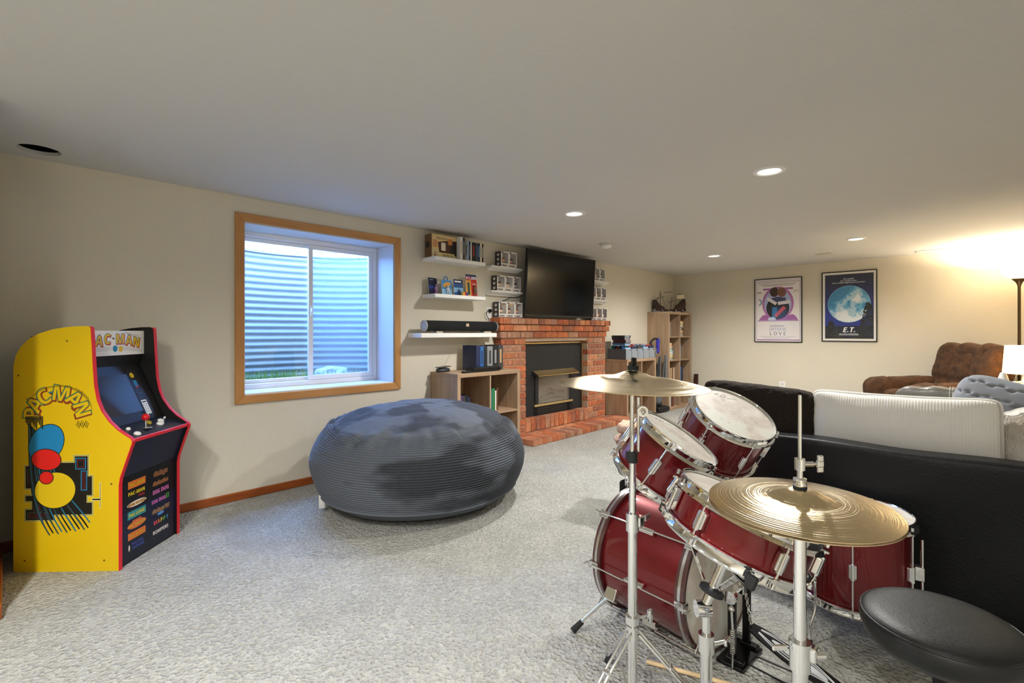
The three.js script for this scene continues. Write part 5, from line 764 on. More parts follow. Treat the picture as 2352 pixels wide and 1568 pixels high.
// ------------------------------------------------------------------ drum kit
const headTex = (seed, script) => canvasTex(512, 512, (g, w, h) => {
  g.fillStyle = '#dcd7cf'; g.fillRect(0, 0, w, h);
  for (let i = 0; i < 2600; i++) { const a = hash(i, 1, seed) * 6.28, q = Math.sqrt(hash(i, 2, seed)) * 256, x = 256 + Math.cos(a) * q, y = 256 + Math.sin(a) * q, n = fbm(x / w, y / h, 5, 5, 3, seed); g.fillStyle = n > 0.56 ? 'rgba(228,224,216,0.10)' : n < 0.42 ? 'rgba(190,182,170,0.08)' : 'rgba(210,203,193,0.10)'; g.beginPath(); g.arc(x, y, 10 + 12 * hash(i, 3, seed), 0, 7); g.fill(); }
  g.lineWidth = 1.6; for (let i = 0; i < 110; i++) { const x = 256 + (hash(i, 5, seed) - 0.5) * 260, y = 270 + (hash(i, 6, seed) - 0.5) * 230, a = hash(i, 7, seed) * 3.2; g.strokeStyle = i % 3 ? 'rgba(248,246,240,0.5)' : 'rgba(140,132,122,0.4)'; g.beginPath(); g.moveTo(x, y); g.lineTo(x + Math.cos(a) * 34, y + Math.sin(a) * 34); g.stroke(); }
  for (let i = 0; i < 9; i++) { g.fillStyle = 'rgba(120,108,100,0.16)'; g.beginPath(); g.arc(256 + (hash(i, 8, seed) - 0.5) * 300, 256 + (hash(i, 9, seed) - 0.5) * 300, 12, 0, 7); g.fill(); }
  if (script) { g.save(); g.translate(256, 70); g.strokeStyle = '#4c4a44'; g.lineCap = 'round'; g.lineWidth = 7; g.beginPath(); g.moveTo(-70, -6); g.lineTo(-34, -22); g.stroke(); g.lineWidth = 4; g.beginPath(); g.moveTo(-52, -18); g.quadraticCurveTo(-30, 20, -8, 34); g.moveTo(-30, 10); g.quadraticCurveTo(-4, -34, 16, -16); g.quadraticCurveTo(14, 4, -14, 6); g.quadraticCurveTo(6, 10, 22, 20); g.quadraticCurveTo(34, 6, 40, 16); g.quadraticCurveTo(52, 4, 58, 14); g.quadraticCurveTo(74, 6, 90, 10); g.stroke(); g.restore(); }
});
const headM = [headTex(11, true), headTex(23, true), headTex(37, false)].map((t) => std({ map: t, roughness: 0.5 }));
function discUV(r, y, up = 1) { const g = new THREE.CircleGeometry(r, 56); g.rotateX(-Math.PI / 2 * up); return g.translate(0, y, 0); }
// drum standing on its lower head: upper rim at y = 0, shell hangs down
function drum(t, R, depth, n, spin, { hoopH = 0.026, lugLen = 0.05, head = headM[0], twoLugs = false, headTurn = 0, hoopOut = 0.010 } = {}) {
  const ro = R + hoopOut;
  part(t, 'shell', lathe([[R - 0.006, -depth + 0.012], [R, -depth + 0.012], [R, -0.012], [R - 0.006, -0.012], [R - 0.006, -depth + 0.012]], 72), M.shell, 'glossy wine red shell');
  const hd = part(t, 'batter_head', discUV(R - 0.001, -0.005), head, 'worn coated white head'); hd.rotation.y = headTurn;
  part(hd, 'collar', ring([[R - 0.004, -0.0045], [R + 0.003, -0.008], [R + 0.003, -0.013], [R - 0.002, -0.012]], 64), paint(0xd9d6cf, 0.5));
  part(t, 'resonant_head', discUV(R - 0.001, -depth + 0.005, -1), paint(0xe9e8e4, 0.3));
  const hp = [[R + 0.002, 0.0], [R + 0.004, 0.003], [R + 0.007, 0.003], [ro - 0.001, -0.001], [ro - 0.003, -0.006], [ro - 0.003, -hoopH + 0.008], [ro + 0.004, -hoopH + 0.002], [ro + 0.006, -hoopH - 0.001], [ro + 0.003, -hoopH - 0.002], [R + 0.003, -hoopH], [R + 0.003, -0.006]];
  part(t, 'hoop', ring(hp, 72), M.chrome, 'chrome hoop'); part(t, 'hoop', ring(hp.map(([r, y]) => [r, -y - depth]).reverse(), 72), M.chrome, 'chrome hoop');
  for (let i = 0; i < n; i++) {
    const a = spin + i / n * Math.PI * 2, ca = Math.cos(a), sa = Math.sin(a), rad = (g) => g.rotateY(-a + Math.PI / 2 - Math.PI / 2);
    const put = (g, r, y) => g.rotateY(-a).translate(r * ca, y, r * sa);
    const lug = part(t, 'lug', put(merge([rbox(0.017, lugLen, 0.024, 0.005, 2).translate(0.0085, 0, 0), new THREE.CylinderGeometry(0.0075, 0.0075, lugLen + 0.004, 14).translate(0.015, 0, 0)]), R, -depth / 2), M.chrome);
    const rx = R + 0.0155, ear = (y) => put(cbox(0.016, 0.006, 0.016, 0.002), R + 0.0155, y);
    part(lug, 'tension_rod', merge([put(new THREE.CylinderGeometry(0.0028, 0.0028, depth / 2 - lugLen / 2 - 0.004, 10), rx, -depth / 4 - lugLen / 4), put(new THREE.CylinderGeometry(0.0048, 0.0048, 0.012, 8), rx, -0.008), ear(-hoopH + 0.002)]), M.chrome);
    part(lug, 'tension_rod', merge([put(new THREE.CylinderGeometry(0.0028, 0.0028, depth / 2 - lugLen / 2 - 0.004, 10), rx, -depth * 0.75 + lugLen / 4), put(new THREE.CylinderGeometry(0.0048, 0.0048, 0.012, 8), rx, -depth + 0.008), ear(-depth + hoopH - 0.002)]), M.chrome);
  }
}
const aim = (t, n, roll = 0) => { t.quaternion.setFromUnitVectors(V(0, 1, 0), V(...n).normalize()); return t; };
const D2R = Math.PI / 180;
{ // rack toms
  const a = aim(thing('rack_tom', 'smaller wine red rack tom with chrome hoops, tilted over the bass drum', 'drum', [1.542, 0.787, 2.896]), [0.192, 0.837, 0.513]);
  drum(a, 0.130, 0.185, 5, 162 * D2R + 0.05, { head: headM[1], headTurn: -0.35 }); part(a, 'vent', lathe([[0, 0.003], [0.007, 0.003], [0.009, 0]], 16).rotateZ(Math.PI / 2).rotateY(-(162 + 34) * D2R).translate(0.132 * Math.cos(196 * D2R), -0.135, 0.132 * Math.sin(196 * D2R)), M.chrome);
  const b = aim(thing('rack_tom', 'larger wine red rack tom with worn white head beside the sofa', 'drum', [1.983, 0.816, 2.914]), [-0.194, 0.845, 0.498]);
  drum(b, 0.152, 0.21, 6, (169.3 - 42) * D2R, { head: headM[0], headTurn: -0.75 }); part(b, 'vent', lathe([[0, 0.003], [0.007, 0.003], [0.009, 0]], 16).rotateZ(Math.PI / 2).rotateY(-189 * D2R).translate(0.154 * Math.cos(189 * D2R), -0.07, 0.154 * Math.sin(189 * D2R)), M.chrome);
  part(b, 'mount_plate', rbox(0.012, 0.05, 0.06, 0.004, 2).rotateY(-200 * D2R).translate(0.156 * Math.cos(200 * D2R), -0.13, 0.156 * Math.sin(200 * D2R)), M.chrome);
}
{ // floor tom
  const t = thing('floor_tom', 'wine red floor tom standing on short chrome legs against the sofa', 'drum', [2.218, 0.465, 3.262]); const R = 0.178, dp = 0.325;
  drum(t, R, dp, 6, 171.2 * D2R, { lugLen: 0.05, hoopH: 0.028, head: headM[2] });
  for (const d of [171.2 + 34, 171.2 - 86, 171.2 + 150]) { const a = d * D2R, c = Math.cos(a), s = Math.sin(a), p = (r, y) => V(c * r, y, s * r); const l = part(t, 'leg', tube([p(R + 0.022, -dp / 2 + 0.10), p(R + 0.022, -dp / 2 - 0.08), p(R + 0.022, -dp - 0.01), p(R + 0.045, -dp - 0.06), p(R + 0.05, -0.455)], 0.005, 30, 8), M.chrome); part(l, 'rubber_foot', lathe([[0, 0], [0.011, 0], [0.009, 0.022], [0, 0.022]], 14).translate(...p(R + 0.05, -0.465).toArray()), M.rubber); part(t, 'leg_bracket', rbox(0.03, 0.05, 0.03, 0.005, 2).rotateY(-a).translate(...p(R + 0.014, -dp / 2 - 0.02).toArray()), M.chrome); }
}
{ // bass drum, axis along local z, player side at z = 0
  const t = thing('bass_drum', 'big wine red bass drum lying on its side with claw hooks', 'drum', [1.769, 0, 2.945], -0.122), R = 0.229, RO = 0.245, L = 0.392, cy = 0.246;
  const ax = (g) => g.rotateX(Math.PI / 2).translate(0, cy, 0); // lathe y -> z
  part(t, 'shell', ax(lathe([[R - 0.008, -L + 0.02], [R, -L + 0.02], [R, -0.02], [R - 0.008, -0.02]], 80)), M.shell, 'glossy wine red shell');
  const tex = headTex(51, false); part(t, 'batter_head', ax(discUV(R + 0.002, -0.004)), std({ map: tex, roughness: 0.35 }), 'white batter head'); part(t, 'front_head', ax(discUV(R + 0.002, -L + 0.004, -1)), paint(0xd8d4cc, 0.4));
  for (const y of [-0.018, -L + 0.018]) {
    const h = part(t, 'hoop', ax(ring([[R + 0.002, y - 0.018], [RO - 0.002, y - 0.018], [RO, y - 0.016], [RO, y + 0.016], [RO - 0.002, y + 0.018], [R + 0.002, y + 0.018]], 80)), M.hoopWood, 'dark lacquered hoop'); part(h, 'inlay', ax(ring([[RO - 0.002, y - 0.006], [RO + 0.0012, y - 0.005], [RO + 0.0012, y + 0.005], [RO - 0.002, y + 0.006]], 80)), M.steel, 'silver inlay stripe');
  }
  for (let i = 0; i < 8; i++) {
    const a = Math.PI + i * Math.PI / 4 + 0.04, c = Math.cos(a), s = Math.sin(a), P = (r, z) => V(r * c, cy + r * s, z), fl = (g, r, z) => g.rotateZ(a).translate(r * c, cy + r * s, z); if (cy + (RO + 0.02) * s < 0.01) continue;
    const lug = part(t, 'lug', fl(merge([rbox(0.016, 0.022, 0.075, 0.005, 2), new THREE.CylinderGeometry(0.008, 0.008, 0.08, 14).rotateX(Math.PI / 2).translate(0.008, 0, 0)]), R + 0.008, -L / 2), M.chrome);
    for (const e of [-1, 1]) { const z0 = -L / 2 + e * 0.038, z1 = e > 0 ? 0.008 : -L - 0.008; part(lug, 'tension_rod', rod(P(R + 0.026, z0), P(R + 0.026, z1), 0.003, 0.003, 10), M.chrome); const claw = extrude([[0, -0.012], [0.02, -0.02], [0.05, -0.018], [0.058, -0.006], [0.058, 0.006], [0.05, 0.018], [0.02, 0.02], [0, 0.012]], 0.006, 0.0015, 1); part(lug, 'claw_hook', merge([fl(cbox(0.034, 0.028, 0.006, 0.002), R + 0.014, e > 0 ? 0.004 : -L - 0.004), fl(cbox(0.006, 0.026, 0.036, 0.002), RO + 0.004, e > 0 ? -0.014 : -L + 0.014), rod(P(R + 0.026, z1), P(R + 0.026, z1 + e * 0.012), 0.0055, 0.0055, 10), fl(cbox(0.032, 0.006, 0.006, 0.002), R + 0.026, z1 + e * 0.014)]), M.chrome); }
  }
  for (const s of [-1, 1]) { const sp = part(t, 'spur', merge([rod(V(s * 0.215, 0.135, -L + 0.07), V(s * 0.335, 0.018, -L - 0.005), 0.006, 0.006, 12)]), M.chrome, 'chrome spur leg'); part(sp, 'rubber_foot', rod(V(s * 0.312, 0.04, -L + 0.01), V(s * 0.342, 0.008, -L - 0.01), 0.010, 0.012, 12), M.rubber); part(sp, 'bracket', rbox(0.03, 0.05, 0.05, 0.006, 2).rotateZ(s * 0.5).translate(s * 0.212, 0.135, -L + 0.07), M.chrome); }
  const th = part(t, 'tom_holder', merge([rod(V(0, cy + R, -0.17), V(0, cy + R + 0.13, -0.17), 0.013, 0.013, 16), rbox(0.06, 0.03, 0.06, 0.006, 2).translate(0, cy + R + 0.008, -0.17), rbox(0.06, 0.05, 0.04, 0.01, 2).translate(0, cy + R + 0.13, -0.17), rod(V(-0.02, cy + R + 0.13, -0.17), V(-0.10, cy + R + 0.17, -0.13), 0.008, 0.008, 12), rod(V(0.02, cy + R + 0.13, -0.17), V(0.085, cy + R + 0.19, -0.135), 0.008, 0.008, 12)]), M.chrome, 'chrome tom holder');
}
{ // bass drum pedal
  const t = thing('bass_drum_pedal', 'black bass drum pedal with striped footboard and chrome spring', 'drum pedal', [1.775, 0, 2.985], -0.06), bk = std({ color: 0x0b0b0c, roughness: 0.35, metalness: 0.3 });
  for (const s of [-1, 1]) part(t, 'post', merge([rbox(0.018, 0.24, 0.026, 0.004, 2).translate(s * 0.06, 0.125, 0.02), rbox(0.028, 0.03, 0.06, 0.005, 2).translate(s * 0.06, 0.015, 0.03)]), bk);
  part(t, 'base_plate', merge([rbox(0.17, 0.012, 0.09, 0.003, 2).translate(0, 0.008, 0.02), rod(V(-0.03, 0.01, 0.05), V(-0.05, 0.01, 0.36), 0.003, 0.003, 8), rod(V(0.03, 0.01, 0.05), V(0.05, 0.01, 0.36), 0.003, 0.003, 8)]), bk);
  part(t, 'axle', merge([rod(V(-0.085, 0.235, 0.02), V(0.085, 0.235, 0.02), 0.006, 0.006, 12), new THREE.CylinderGeometry(0.022, 0.022, 0.02, 20).rotateZ(Math.PI / 2).translate(-0.072, 0.235, 0.02), rbox(0.03, 0.03, 0.04, 0.005, 2).translate(0.0, 0.24, 0.02)]), M.chrome);
  part(t, 'spring', merge([rod(V(-0.088, 0.20, 0.03), V(-0.092, 0.14, 0.035), 0.004, 0.004, 8), tube(Array.from({ length: 90 }, (_, i) => [-0.092 + 0.007 * Math.cos(i * 0.9), 0.14 - i * 0.0009, 0.035 + 0.007 * Math.sin(i * 0.9)]), 0.0014, 260, 5), rod(V(-0.092, 0.06, 0.035), V(-0.092, 0.012, 0.035), 0.003, 0.003, 8), sph(0.010, -0.088, 0.205, 0.03)]), M.chrome, 'chrome spring');
  part(t, 'chain', merge(Array.from({ length: 9 }, (_, i) => new THREE.TorusGeometry(0.006, 0.0018, 6, 12).rotateY(i % 2 ? 1.2 : 0).translate(0, 0.225 - i * 0.0115, 0.042 + i * 0.002))), M.chrome); 
  part(t, 'beater', merge([rod(V(0, 0.24, 0.02), V(0.0, 0.34, 0.03), 0.004, 0.004, 10), new THREE.CylinderGeometry(0.024, 0.024, 0.04, 20).rotateX(Math.PI / 2).translate(0, 0.345, 0.02)]), paint(0xb9b4a8, 0.9), 'felt beater');
  const fb = extrude([[-0.022, 0], [0.022, 0], [0.034, 0.04], [0.046, 0.12], [0.046, 0.18], [0.038, 0.25], [0.034, 0.30], [-0.034, 0.30], [-0.038, 0.25], [-0.046, 0.18], [-0.046, 0.12], [-0.034, 0.04]], 0.010, 0.003, 2);
  const lay = (g, lift) => g.rotateX(Math.PI / 2).translate(0, lift, 0).rotateX(0.30).translate(0, 0.118, 0.055);
  const ft = part(t, 'footboard', lay(fb.clone(), 0.01), bk, 'black footboard'); const st = std({ color: 0xc9ccce, roughness: 0.4 });
  for (const k of [0.62, 0.92]) part(ft, 'stripe', lay(band(Array.from({ length: 25 }, (_, i) => { const f = i / 24; return [k * 0.042 * Math.sin(Math.PI * (0.12 + f * 0.85)), 0.03 + f * 0.24]; }), 0.003, -0.0015, 0.0005), 0.0115), st), part(ft, 'stripe', lay(band(Array.from({ length: 25 }, (_, i) => { const f = i / 24; return [-k * 0.042 * Math.sin(Math.PI * (0.12 + f * 0.85)), 0.03 + f * 0.24]; }), -0.003, -0.0015, 0.0005), 0.0115), st);
  part(ft, 'inlay', lay(extrude(Array.from({ length: 32 }, (_, i) => { const a = i / 32 * 6.2832; return [0.015 * Math.sin(a), 0.155 + 0.085 * Math.cos(a)]; }), 0.002), 0.0115), st, 'silver leaf-shaped inlay'); part(t, 'heel_plate', rbox(0.07, 0.02, 0.07, 0.005, 2).translate(0, 0.018, 0.37), bk);
}
{ // snare and its stand
  const t = aim(thing('snare_drum', 'shallow wine red snare drum tilted in a chrome basket stand', 'drum', [1.276, 0.709, 3.201]), [0.227, 0.927, 0.300]);
  drum(t, 0.162, 0.122, 6, (166.8 - 34) * D2R, { lugLen: 0.042, hoopH: 0.026, head: headM[2] });
  const a = (166.8 + 62) * D2R; part(t, 'strainer', merge([rbox(0.024, 0.06, 0.026, 0.006, 2), rbox(0.010, 0.045, 0.012, 0.004, 2).rotateZ(0.2).translate(0.016, 0.03, 0), rbox(0.018, 0.016, 0.024, 0.004, 2).translate(0.002, -0.045, 0)]).rotateY(-a).translate(0.174 * Math.cos(a), -0.06, 0.174 * Math.sin(a)), M.chrome, 'chrome snare throw-off'); 
  const s = thing('snare_stand', 'chrome snare stand with folding basket arms', 'drum stand', [1.215, 0, 3.118]); const n = V(0.227, 0.927, 0.3).normalize(), c0 = V(1.276, 0.709, 3.201).addScaledVector(n, -0.132).sub(V(1.215, 0, 3.118)), j = V(0, 0.44, 0);
  part(s, 'lower_tube', merge([rod(V(0, 0.10, 0), V(0, 0.36, 0), 0.0145, 0.0145, 20), rod(V(0, 0.33, 0), V(0, 0.43, 0), 0.0105, 0.0105, 18)]), M.chrome); part(s, 'height_clamp', merge([new THREE.CylinderGeometry(0.019, 0.019, 0.045, 20).translate(0, 0.355, 0), rod(V(0.01, 0.35, 0.01), V(0.045, 0.35, 0.03), 0.005, 0.005, 10), rbox(0.03, 0.016, 0.008, 0.003, 2).translate(0.05, 0.35, 0.033)]), M.chrome);
  const jt = part(s, 'tilter', merge([new THREE.CylinderGeometry(0.020, 0.020, 0.018, 24).rotateX(Math.PI / 2).rotateY(0.75).translate(j.x, j.y, j.z), new THREE.CylinderGeometry(0.020, 0.020, 0.016, 24).rotateX(Math.PI / 2).rotateY(0.75).translate(j.x - 0.012, j.y, j.z - 0.013)]), M.chrome); 
  const ctr = c0.clone().addScaledVector(n, -0.03), low = c0.clone().addScaledVector(n, -0.165); part(s, 'basket_tube', merge([rod(low, ctr, 0.012, 0.012, 18), rod(j, low.clone().lerp(ctr, 0.25), 0.009, 0.009, 12)]), M.chrome);
  const mid = low.clone().lerp(ctr, 0.42), e1 = V(1, 0, 0).cross(n).normalize(), e2 = n.clone().cross(e1); part(s, 'basket_nut', merge([new THREE.CylinderGeometry(0.03, 0.03, 0.008, 28)]).applyQuaternion(new THREE.Quaternion().setFromUnitVectors(V(0, 1, 0), n)).translate(...mid.toArray()), M.rubber, 'black ribbed adjusting nut');
  for (let i = 0; i < 3; i++) { const g = 1.05 + i * 2.0944, dir = e1.clone().multiplyScalar(Math.cos(g)).addScaledVector(e2, Math.sin(g)), end = c0.clone().addScaledVector(dir, 0.178).addScaledVector(n, -0.004), rt = ctr.clone().addScaledVector(dir, 0.02), hk = mid.clone().addScaledVector(dir, 0.025).addScaledVector(n, 0.012), half = rt.clone().lerp(end, 0.55);
    const flatBar = (p, q) => { const d = q.clone().sub(p), g2 = cbox(0.014, d.length(), 0.0035, 0.001), m4 = new THREE.Matrix4(), yv = d.clone().normalize(), zv = yv.clone().cross(n.clone().cross(dir)).normalize(), xv = yv.clone().cross(zv); m4.makeBasis(xv, yv, zv); return g2.applyMatrix4(m4).translate((p.x + q.x) / 2, (p.y + q.y) / 2, (p.z + q.z) / 2); };
    const arm = part(s, 'basket_arm', merge([flatBar(rt, end), flatBar(hk, half), rod(end, end.clone().addScaledVector(n, 0.03), 0.004, 0.004, 8)]), M.chrome); part(arm, 'rubber_grip', rbox(0.018, 0.030, 0.022, 0.005, 2).applyQuaternion(new THREE.Quaternion().setFromUnitVectors(V(0, 1, 0), n)).translate(...end.clone().addScaledVector(n, 0.014).addScaledVector(dir, 0.006).toArray()), M.rubber); }
  for (let i = 0; i < 3; i++) { const g = 0.9 + i * 2.0944, d = V(Math.cos(g), 0, Math.sin(g)); const l = part(s, 'leg', merge([rod(V(0, 0.24, 0).addScaledVector(d, 0.016), V(0, 0.015, 0).addScaledVector(d, 0.24), 0.006, 0.006, 10), rod(V(0, 0.10, 0).addScaledVector(d, 0.01), V(0, 0.13, 0).addScaledVector(d, 0.125), 0.004, 0.004, 8)]), M.chrome); part(l, 'rubber_foot', sph(0.012, d.x * 0.24, 0.012, d.z * 0.24, 12, 8), M.rubber); }
}
// cymbal profile: thin bowed disc with a cup; underside follows the top
function cymbalGeo(R, cup = 0.055, rise = 0.020) {
  const top = [[0.0065, rise + 0.017], [0.012, rise + 0.0168], [0.024, rise + 0.0145], [0.036, rise + 0.0095], [cup, rise + 0.001], [cup + 0.006, rise - 0.0008]]; for (let i = 1; i <= 8; i++) { const f = i / 8; top.push([cup + 0.006 + (R - cup - 0.006) * f, (rise - 0.0008) * (1 - f ** 1.6)]); }
  const bot = top.slice().reverse().map(([r, y]) => [r, y - 0.0012]); const g = toCreasedNormals(lathe([...top, ...bot, top[0]], 96), 0.5), p = g.attributes.position, uv = g.attributes.uv; for (let i = 0; i < p.count; i++) uv.setXY(i, Math.atan2(p.getZ(i), p.getX(i)), Math.hypot(p.getX(i), p.getZ(i)) / 0.2); return g;
}
{ // crash cymbal on straight stand
  const X = 1.206, Z = 2.916, n = V(0.005, 1, 0.034).normalize();
  const c = thing('crash_cymbal', 'bronze crash cymbal tilted on the tall straight stand', 'cymbal', [X, 0.985, Z]); aim(c, n.toArray()); part(c, 'bronze_disc', cymbalGeo(0.203, 0.06, 0.022), M.cymbal);
  const s = thing('cymbal_stand', 'tall straight chrome cymbal stand with tripod legs', 'drum stand', [X, 0, Z]), cl = (y, r, h) => new THREE.CylinderGeometry(r, r, h, 20).translate(0, y, 0);
  part(s, 'lower_tube', rod(V(0, 0.06, 0), V(0, 0.62, 0), 0.0125, 0.0125, 22), M.chrome); part(s, 'middle_tube', rod(V(0, 0.58, 0), V(0, 0.80, 0), 0.0098, 0.0098, 20), M.chrome);
  part(s, 'upper_tube', merge([rod(V(-0.003, 0.78, 0), V(-0.003, 0.955, 0), 0.006, 0.006, 16), rod(V(0.012, 0.80, 0.011), V(0.012, 0.95, 0.011), 0.0045, 0.0045, 12)]), M.chrome);
  part(s, 'clamp', merge([cl(0.605, 0.0175, 0.05), rbox(0.028, 0.03, 0.022, 0.005, 2).translate(0.018, 0.605, 0.01), rod(V(0.0, 0.605, -0.0), V(0.05, 0.605, 0.01), 0.004, 0.004, 10), rbox(0.03, 0.018, 0.006, 0.003, 2).translate(0.06, 0.605, 0.012)]), M.chrome); part(s, 'clamp', merge([cl(0.785, 0.014, 0.03), rbox(0.02, 0.024, 0.03, 0.004, 2).translate(0.012, 0.785, -0.01)]), M.rubber, 'black memory lock');
  const dn = V(0.695, 0, 0.72).multiplyScalar(-1); part(s, 'tilter', merge([new THREE.CylinderGeometry(0.0148, 0.0148, 0.012, 28).rotateX(Math.PI / 2).rotateY(-0.77).translate(0.0, 0.915, 0.03), new THREE.TorusGeometry(0.0075, 0.0018, 8, 20).rotateY(-0.77).translate(-0.005, 0.915, 0.036), sph(0.005, -0.005, 0.915, 0.036)]), M.chrome, 'round chrome ratchet tilter');
  part(s, 'felt', merge([new THREE.CylinderGeometry(0.0155, 0.0155, 0.012, 22).translate(0, 1.032, 0.0015), new THREE.CylinderGeometry(0.014, 0.014, 0.012, 22).translate(0, 0.992, 0)]), M.felt, 'dark felt washer'); part(s, 'spindle', rod(V(0, 0.95, 0), V(0.0, 1.062, 0.002), 0.003, 0.003, 10), M.chrome);
  part(s, 'wing_nut', merge([rod(V(0, 1.038, 0), V(0, 1.05, 0), 0.007, 0.006, 12), rbox(0.009, 0.024, 0.006, 0.003, 2).translate(-0.0075, 1.05, 0.0045), rbox(0.009, 0.024, 0.006, 0.003, 2).translate(0.0075, 1.05, -0.0015), rbox(0.008, 0.022, 0.006, 0.003, 2).translate(0.001, 1.05, 0.008)]), M.rubber, 'black wing nut');
  part(s, 'leg_collar', merge([cl(0.335, 0.019, 0.02), cl(0.30, 0.0165, 0.035), rod(V(0, 0.335, 0), V(0.042, 0.335, 0.02), 0.004, 0.004, 10), rbox(0.016, 0.036, 0.012, 0.004, 2).translate(0.052, 0.333, 0.025), rbox(0.02, 0.02, 0.02, 0.004, 2).translate(0.022, 0.325, 0.004)]), M.chrome);
  part(s, 'lower_collar', cl(0.115, 0.0165, 0.022), M.chrome);
  for (const g of [3.35, 5.5, 1.15]) { const d = V(Math.cos(g), 0, Math.sin(g)), sd = V(-d.z, 0, d.x); const bar = []; for (const e of [-1, 1]) bar.push(rod(V(0, 0.30, 0).addScaledVector(d, 0.018).addScaledVector(sd, e * 0.009), V(0, 0.03, 0).addScaledVector(d, 0.30).addScaledVector(sd, e * 0.006), 0.0042, 0.0042, 10), rod(V(0, 0.115, 0).addScaledVector(d, 0.016).addScaledVector(sd, e * 0.007), V(0, 0.165, 0).addScaledVector(d, 0.155).addScaledVector(sd, e * 0.009), 0.0032, 0.0032, 8)); bar.push(cbox(0.022, 0.010, 0.010, 0.002).rotateY(-g + Math.PI / 2).translate(d.x * 0.10, 0.226, d.z * 0.10), cbox(0.022, 0.010, 0.010, 0.002).rotateY(-g + Math.PI / 2).translate(d.x * 0.22, 0.108, d.z * 0.22)); const l = part(s, 'leg', merge(bar), M.chrome, 'double-braced chrome leg'); part(l, 'rubber_foot', rod(V(0, 0.04, 0).addScaledVector(d, 0.288), V(0, 0.006, 0).addScaledVector(d, 0.318), 0.011, 0.013, 14), M.rubber); }
}
{ // hi-hat
  const X = 1.076, Z = 3.359, n = V(-0.02, 1, 0.02).normalize();
  const a = thing('hi_hat_cymbal', 'upper bronze hi-hat cymbal with lathed rings, beside the snare', 'cymbal', [X, 0.794, Z]); aim(a, n.toArray()); part(a, 'bronze_disc', cymbalGeo(0.165, 0.052, 0.016), M.cymbal);
  const b = thing('hi_hat_cymbal', 'lower bronze hi-hat cymbal turned upside down under the other', 'cymbal', [X, 0.784, Z]); part(b, 'bronze_disc', cymbalGeo(0.165, 0.052, 0.016).rotateX(Math.PI), M.cymbal);
  const s = thing('hi_hat_stand', 'chrome hi-hat stand with clutch wing screw and long pull rod', 'drum stand', [X, 0, Z]), cl = (y, r, h) => new THREE.CylinderGeometry(r, r, h, 22).translate(0, y, 0);
  part(s, 'lower_tube', rod(V(0, 0.04, 0), V(0, 0.52, 0), 0.0142, 0.0142, 22), M.chrome); part(s, 'upper_tube', rod(V(0, 0.50, 0), V(0, 0.752, 0), 0.0112, 0.0112, 22), M.chrome); part(s, 'pull_rod', rod(V(0, 0.70, 0), V(0, 1.008, 0), 0.0037, 0.0034, 12), M.chrome);
  part(s, 'seat_cup', merge([lathe([[0.004, 0.752], [0.018, 0.754], [0.020, 0.764], [0.004, 0.766]], 20), cl(0.772, 0.015, 0.010)]), M.rubber);
  part(s, 'height_clamp', merge([cl(0.50, 0.0185, 0.055), cl(0.525, 0.020, 0.008), rbox(0.024, 0.03, 0.022, 0.005, 2).translate(0.014, 0.505, 0.016), rod(V(0.015, 0.50, 0.018), V(0.032, 0.50, 0.034), 0.0075, 0.0075, 14), rbox(0.03, 0.012, 0.006, 0.003, 2).rotateY(-0.8).translate(-0.028, 0.515, -0.028)]), M.chrome);
  part(s, 'clutch', merge([cl(0.873, 0.0095, 0.022), cl(0.853, 0.0055, 0.03), lathe([[0.003, 0.829], [0.012, 0.829], [0.0125, 0.834], [0.010, 0.838], [0.012, 0.841], [0.0115, 0.846], [0.003, 0.847]], 22), rod(V(0.006, 0.873, 0.004), V(0.020, 0.873, 0.018), 0.005, 0.005, 14)]), M.chrome); part(s, 'felt', cl(0.8235, 0.0125, 0.014), M.felt, 'dark felt washer');
  part(s, 'wing_screw', merge([rod(V(0.018, 0.873, 0.016), V(0.026, 0.873, 0.024), 0.0028, 0.0028, 10), rbox(0.012, 0.034, 0.006, 0.0025, 2).rotateY(-0.78).rotateZ(0.0).translate(0.030, 0.873, 0.028), rbox(0.014, 0.014, 0.008, 0.003, 2).rotateY(-0.78).translate(0.0295, 0.873, 0.0275)]), M.chrome);
  for (const g of [0.8, 2.9, 5.0]) { const d = V(Math.cos(g), 0, Math.sin(g)); const l = part(s, 'leg', merge([rod(V(0, 0.26, 0).addScaledVector(d, 0.018), V(0, 0.02, 0).addScaledVector(d, 0.26), 0.006, 0.006, 10), rod(V(0, 0.1, 0).addScaledVector(d, 0.014), V(0, 0.14, 0).addScaledVector(d, 0.14), 0.004, 0.004, 8)]), M.chrome); part(l, 'rubber_foot', sph(0.013, d.x * 0.262, 0.013, d.z * 0.262, 12, 8), M.rubber); }
  part(s, 'footboard', rbox(0.08, 0.012, 0.26, 0.004, 2).rotateX(0.22).translate(0.02, 0.055, 0.17), paint(0x141414, 0.4));
}
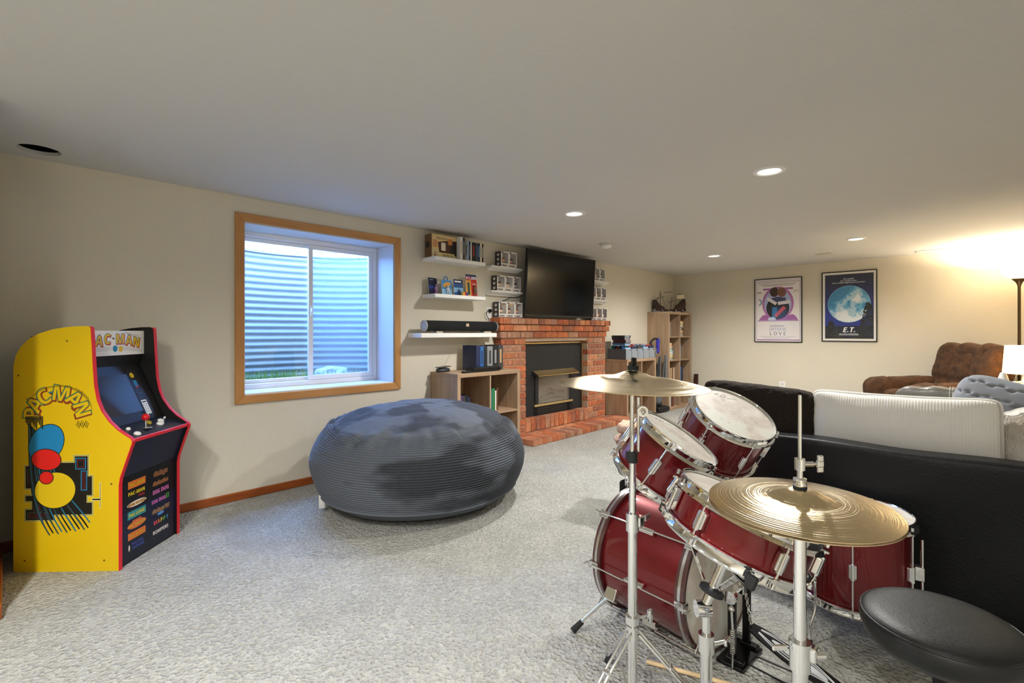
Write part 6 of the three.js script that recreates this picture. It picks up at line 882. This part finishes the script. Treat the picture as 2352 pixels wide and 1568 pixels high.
{ // throne
  const t = thing('drum_throne', 'round black vinyl drum throne seat on chrome legs', 'stool', [1.492, 0, 3.545]);
  part(t, 'seat', lathe([[0, 0.395], [0.10, 0.395], [0.132, 0.402], [0.146, 0.418], [0.152, 0.437], [0.1525, 0.452], [0.149, 0.4645], [0.138, 0.473], [0.11, 0.4785], [0.06, 0.481], [0, 0.482]], 72), std({ color: 0x17191b, roughness: 0.44, bumpMap: T.leather, bumpScale: 0.0005 }), 'black vinyl padded seat'); part(t, 'piping', new THREE.TorusGeometry(0.1495, 0.0028, 8, 80).rotateX(Math.PI / 2).translate(0, 0.4635, 0), paint(0x15171a, 0.35));
  part(t, 'column', merge([rod(V(0, 0.14, 0), V(0, 0.395, 0), 0.014, 0.014, 18), new THREE.CylinderGeometry(0.05, 0.05, 0.012, 24).translate(0, 0.389, 0)]), M.blackMetal);
  part(t, 'leg_collar', new THREE.CylinderGeometry(0.022, 0.022, 0.05, 20).translate(0, 0.27, 0), M.chrome); for (const g of [2.75, 4.85, 0.66]) { const d = V(Math.cos(g), 0, Math.sin(g)), sd = V(-d.z, 0, d.x), bars = []; for (const e of [-1, 1]) bars.push(rod(V(0, 0.275, 0).addScaledVector(d, 0.02).addScaledVector(sd, e * 0.01), V(0, 0.02, 0).addScaledVector(d, 0.24).addScaledVector(sd, e * 0.006), 0.0045, 0.0045, 10)); const l = part(t, 'leg', merge(bars), M.chrome); part(l, 'rubber_foot', sph(0.014, d.x * 0.245, 0.014, d.z * 0.245, 12, 8), M.rubber); }
}
{ // drumsticks on the carpet
  const stick = (a, b, label) => { const d = b.clone().sub(a), t = thing('drumstick', label, 'drumstick', a.toArray()); const g = lathe([[0, 0], [0.005, 0.001], [0.0071, 0.006], [0.0072, 0.28], [0.0045, 0.385], [0.0035, 0.392], [0.0052, 0.398], [0.0048, 0.405], [0, 0.407]], 16).applyQuaternion(new THREE.Quaternion().setFromUnitVectors(V(0, 1, 0), d.normalize())); part(t, 'shaft', g, std({ color: 0xd9bd92, roughness: 0.5 })); };
  stick(V(1.512, 0.010, 2.79), V(1.59, 0.010, 3.01), 'pale wooden drumstick lying on the carpet by the cymbal stand');
}
scene.traverse((o) => { if (o.isMesh) o.castShadow = o.receiveShadow = true; });
renderer.render(scene, camera);
